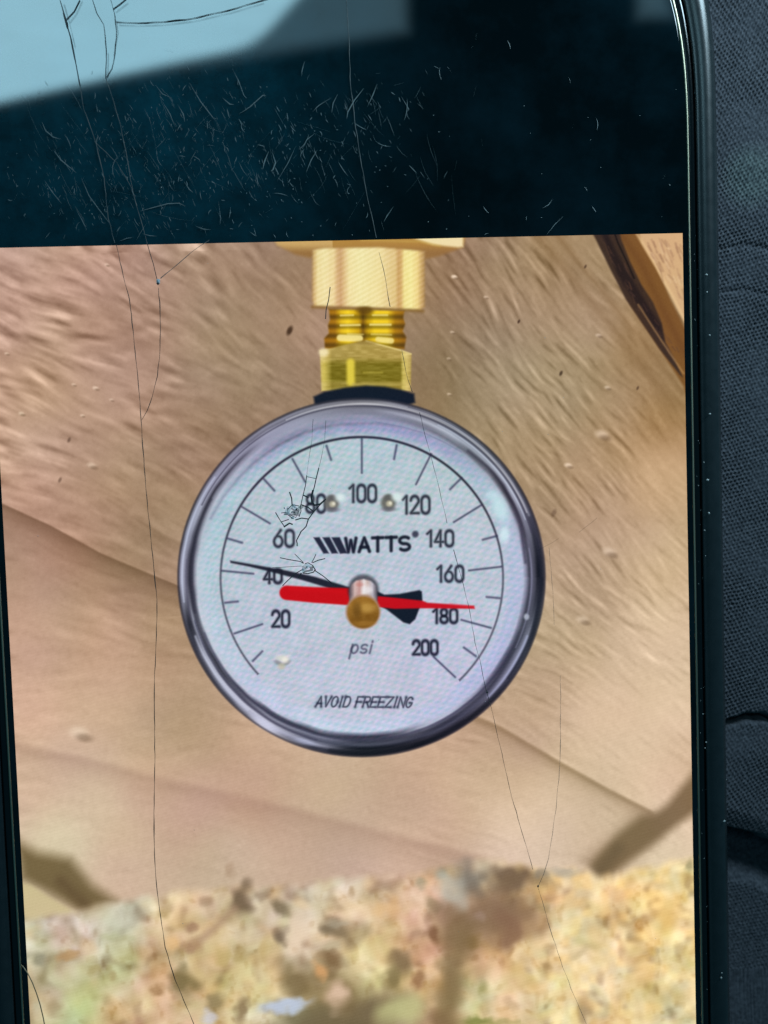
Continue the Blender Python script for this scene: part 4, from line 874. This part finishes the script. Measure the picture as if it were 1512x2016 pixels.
knit = -(k1 + k3) * .42 - k2 * .55
knit = np.clip(knit, -1.3, .85)
fine_m = sstep(1655, 1720, qy)
depth = .095 * (.8 + .8 * vnoise(GX, GY, 3.0, 205)) * (1 - .45 * fine_m)
h = knit * depth + .055 * vnoise(GX, GY, .17, 206)
h += .9 * vnoise(GX, GY, 14, 207) + .35 * vnoise(GX, GY, 5, 208)
def crease(ymid, wid, dep, slope=0.0):
    return -dep * np.exp(-((qy - (ymid + slope * (qx - 1480) + 9 * np.sin(qx / 17) + 16 * vnoise(qx, qy * 0, 26, 211))) / (wid * (1 + .8 * vnoise(qx, qy * 0, 22, 212)))) ** 2)
h += crease(1416, 7, 2.2, -.1) + crease(486, 6, .18, .05) + crease(575, 5, .12, .1)
h += .7 * sstep(1426, 1500, qy) * (1 - sstep(1600, 1650, qy + .35 * -(qx - 1480)))  # the raised fold
fold = qy - (1640 + .28 * (qx - 1452) + 14 * vnoise(qx, qy * 0, 30, 213))
h += -4.6 * sstep(-12, 12, fold) + 3.2 * sstep(30, 110, fold)
h = np.where((GX > 34) & (GX < 47), h, h - knit * depth)
V = np.stack([GX, GY, ZF + h], -1).reshape(-1, 3) * MM
nx, ny = len(xs), len(ys)
ii = np.arange(nx * ny).reshape(ny, nx)
fc = np.stack([ii[:-1, :-1], ii[:-1, 1:], ii[1:, 1:], ii[1:, :-1]], -1).reshape(-1, 4)
me = bpy.data.meshes.new('knitted_cloth')
me.vertices.add(len(V)); me.vertices.foreach_set('co', V.astype(np.float32).ravel())
me.loops.add(fc.size); me.loops.foreach_set('vertex_index', fc.astype(np.int32).ravel())
me.polygons.add(len(fc)); me.polygons.foreach_set('loop_start', np.arange(0, fc.size, 4, dtype=np.int32))
me.polygons.foreach_set('use_smooth', np.ones(len(fc), bool))
me.update(calc_edges=True); me.validate()
cl_m, nt, b = new_mat('dark_blue_knit')
tc = nt.nodes.new('ShaderNodeTexCoord'); n1_ = nt.nodes.new('ShaderNodeTexNoise'); n1_.inputs['Scale'].default_value = 2600; n1_.inputs['Detail'].default_value = 3
n2_ = nt.nodes.new('ShaderNodeTexNoise'); n2_.inputs['Scale'].default_value = 75; n2_.inputs['Detail'].default_value = 2
for q in (n1_, n2_): nt.links.new(tc.outputs['Object'], q.inputs['Vector'])
r1 = nt.nodes.new('ShaderNodeValToRGB'); r1.color_ramp.elements[0].position = .3; r1.color_ramp.elements[0].color = (.013, .0165, .023, 1); r1.color_ramp.elements[1].position = .72; r1.color_ramp.elements[1].color = (.050, .054, .066, 1)
nt.links.new(n1_.outputs[0], r1.inputs[0])
# one paler grey-green patch of the cloth's print
gp = P(1478, 345, ZF) * MM
vm = nt.nodes.new('ShaderNodeVectorMath'); vm.operation = 'DISTANCE'; vm.inputs[1].default_value = (gp[0], gp[1], gp[2]); nt.links.new(tc.outputs['Object'], vm.inputs[0])
dn = mth(nt, 'MULTIPLY_ADD', n2_.outputs[0], .0024, vm.outputs['Value'])
mrp = nt.nodes.new('ShaderNodeMapRange'); mrp.inputs['From Min'].default_value = .0048; mrp.inputs['From Max'].default_value = .0030; nt.links.new(dn, mrp.inputs['Value'])
mx = nt.nodes.new('ShaderNodeMix'); mx.data_type = 'RGBA'; mx.blend_type = 'MULTIPLY'; mx.inputs[7].default_value = (1.5, 1.75, 1.45, 1)
nt.links.new(mrp.outputs[0], mx.inputs[0]); nt.links.new(r1.outputs[0], mx.inputs[6]); nt.links.new(mx.outputs[2], b.inputs['Base Color'])
b.inputs['Roughness'].default_value = .85; b.inputs['Specular IOR Level'].default_value = .25; b.inputs['Sheen Weight'].default_value = .15
me.materials.append(cl_m)
cloth = bpy.data.objects.new('knitted_cloth', me); col.objects.link(cloth)
cloth['label'] = 'dark blue knitted cloth with creases under the phone'; cloth['category'] = 'cloth'
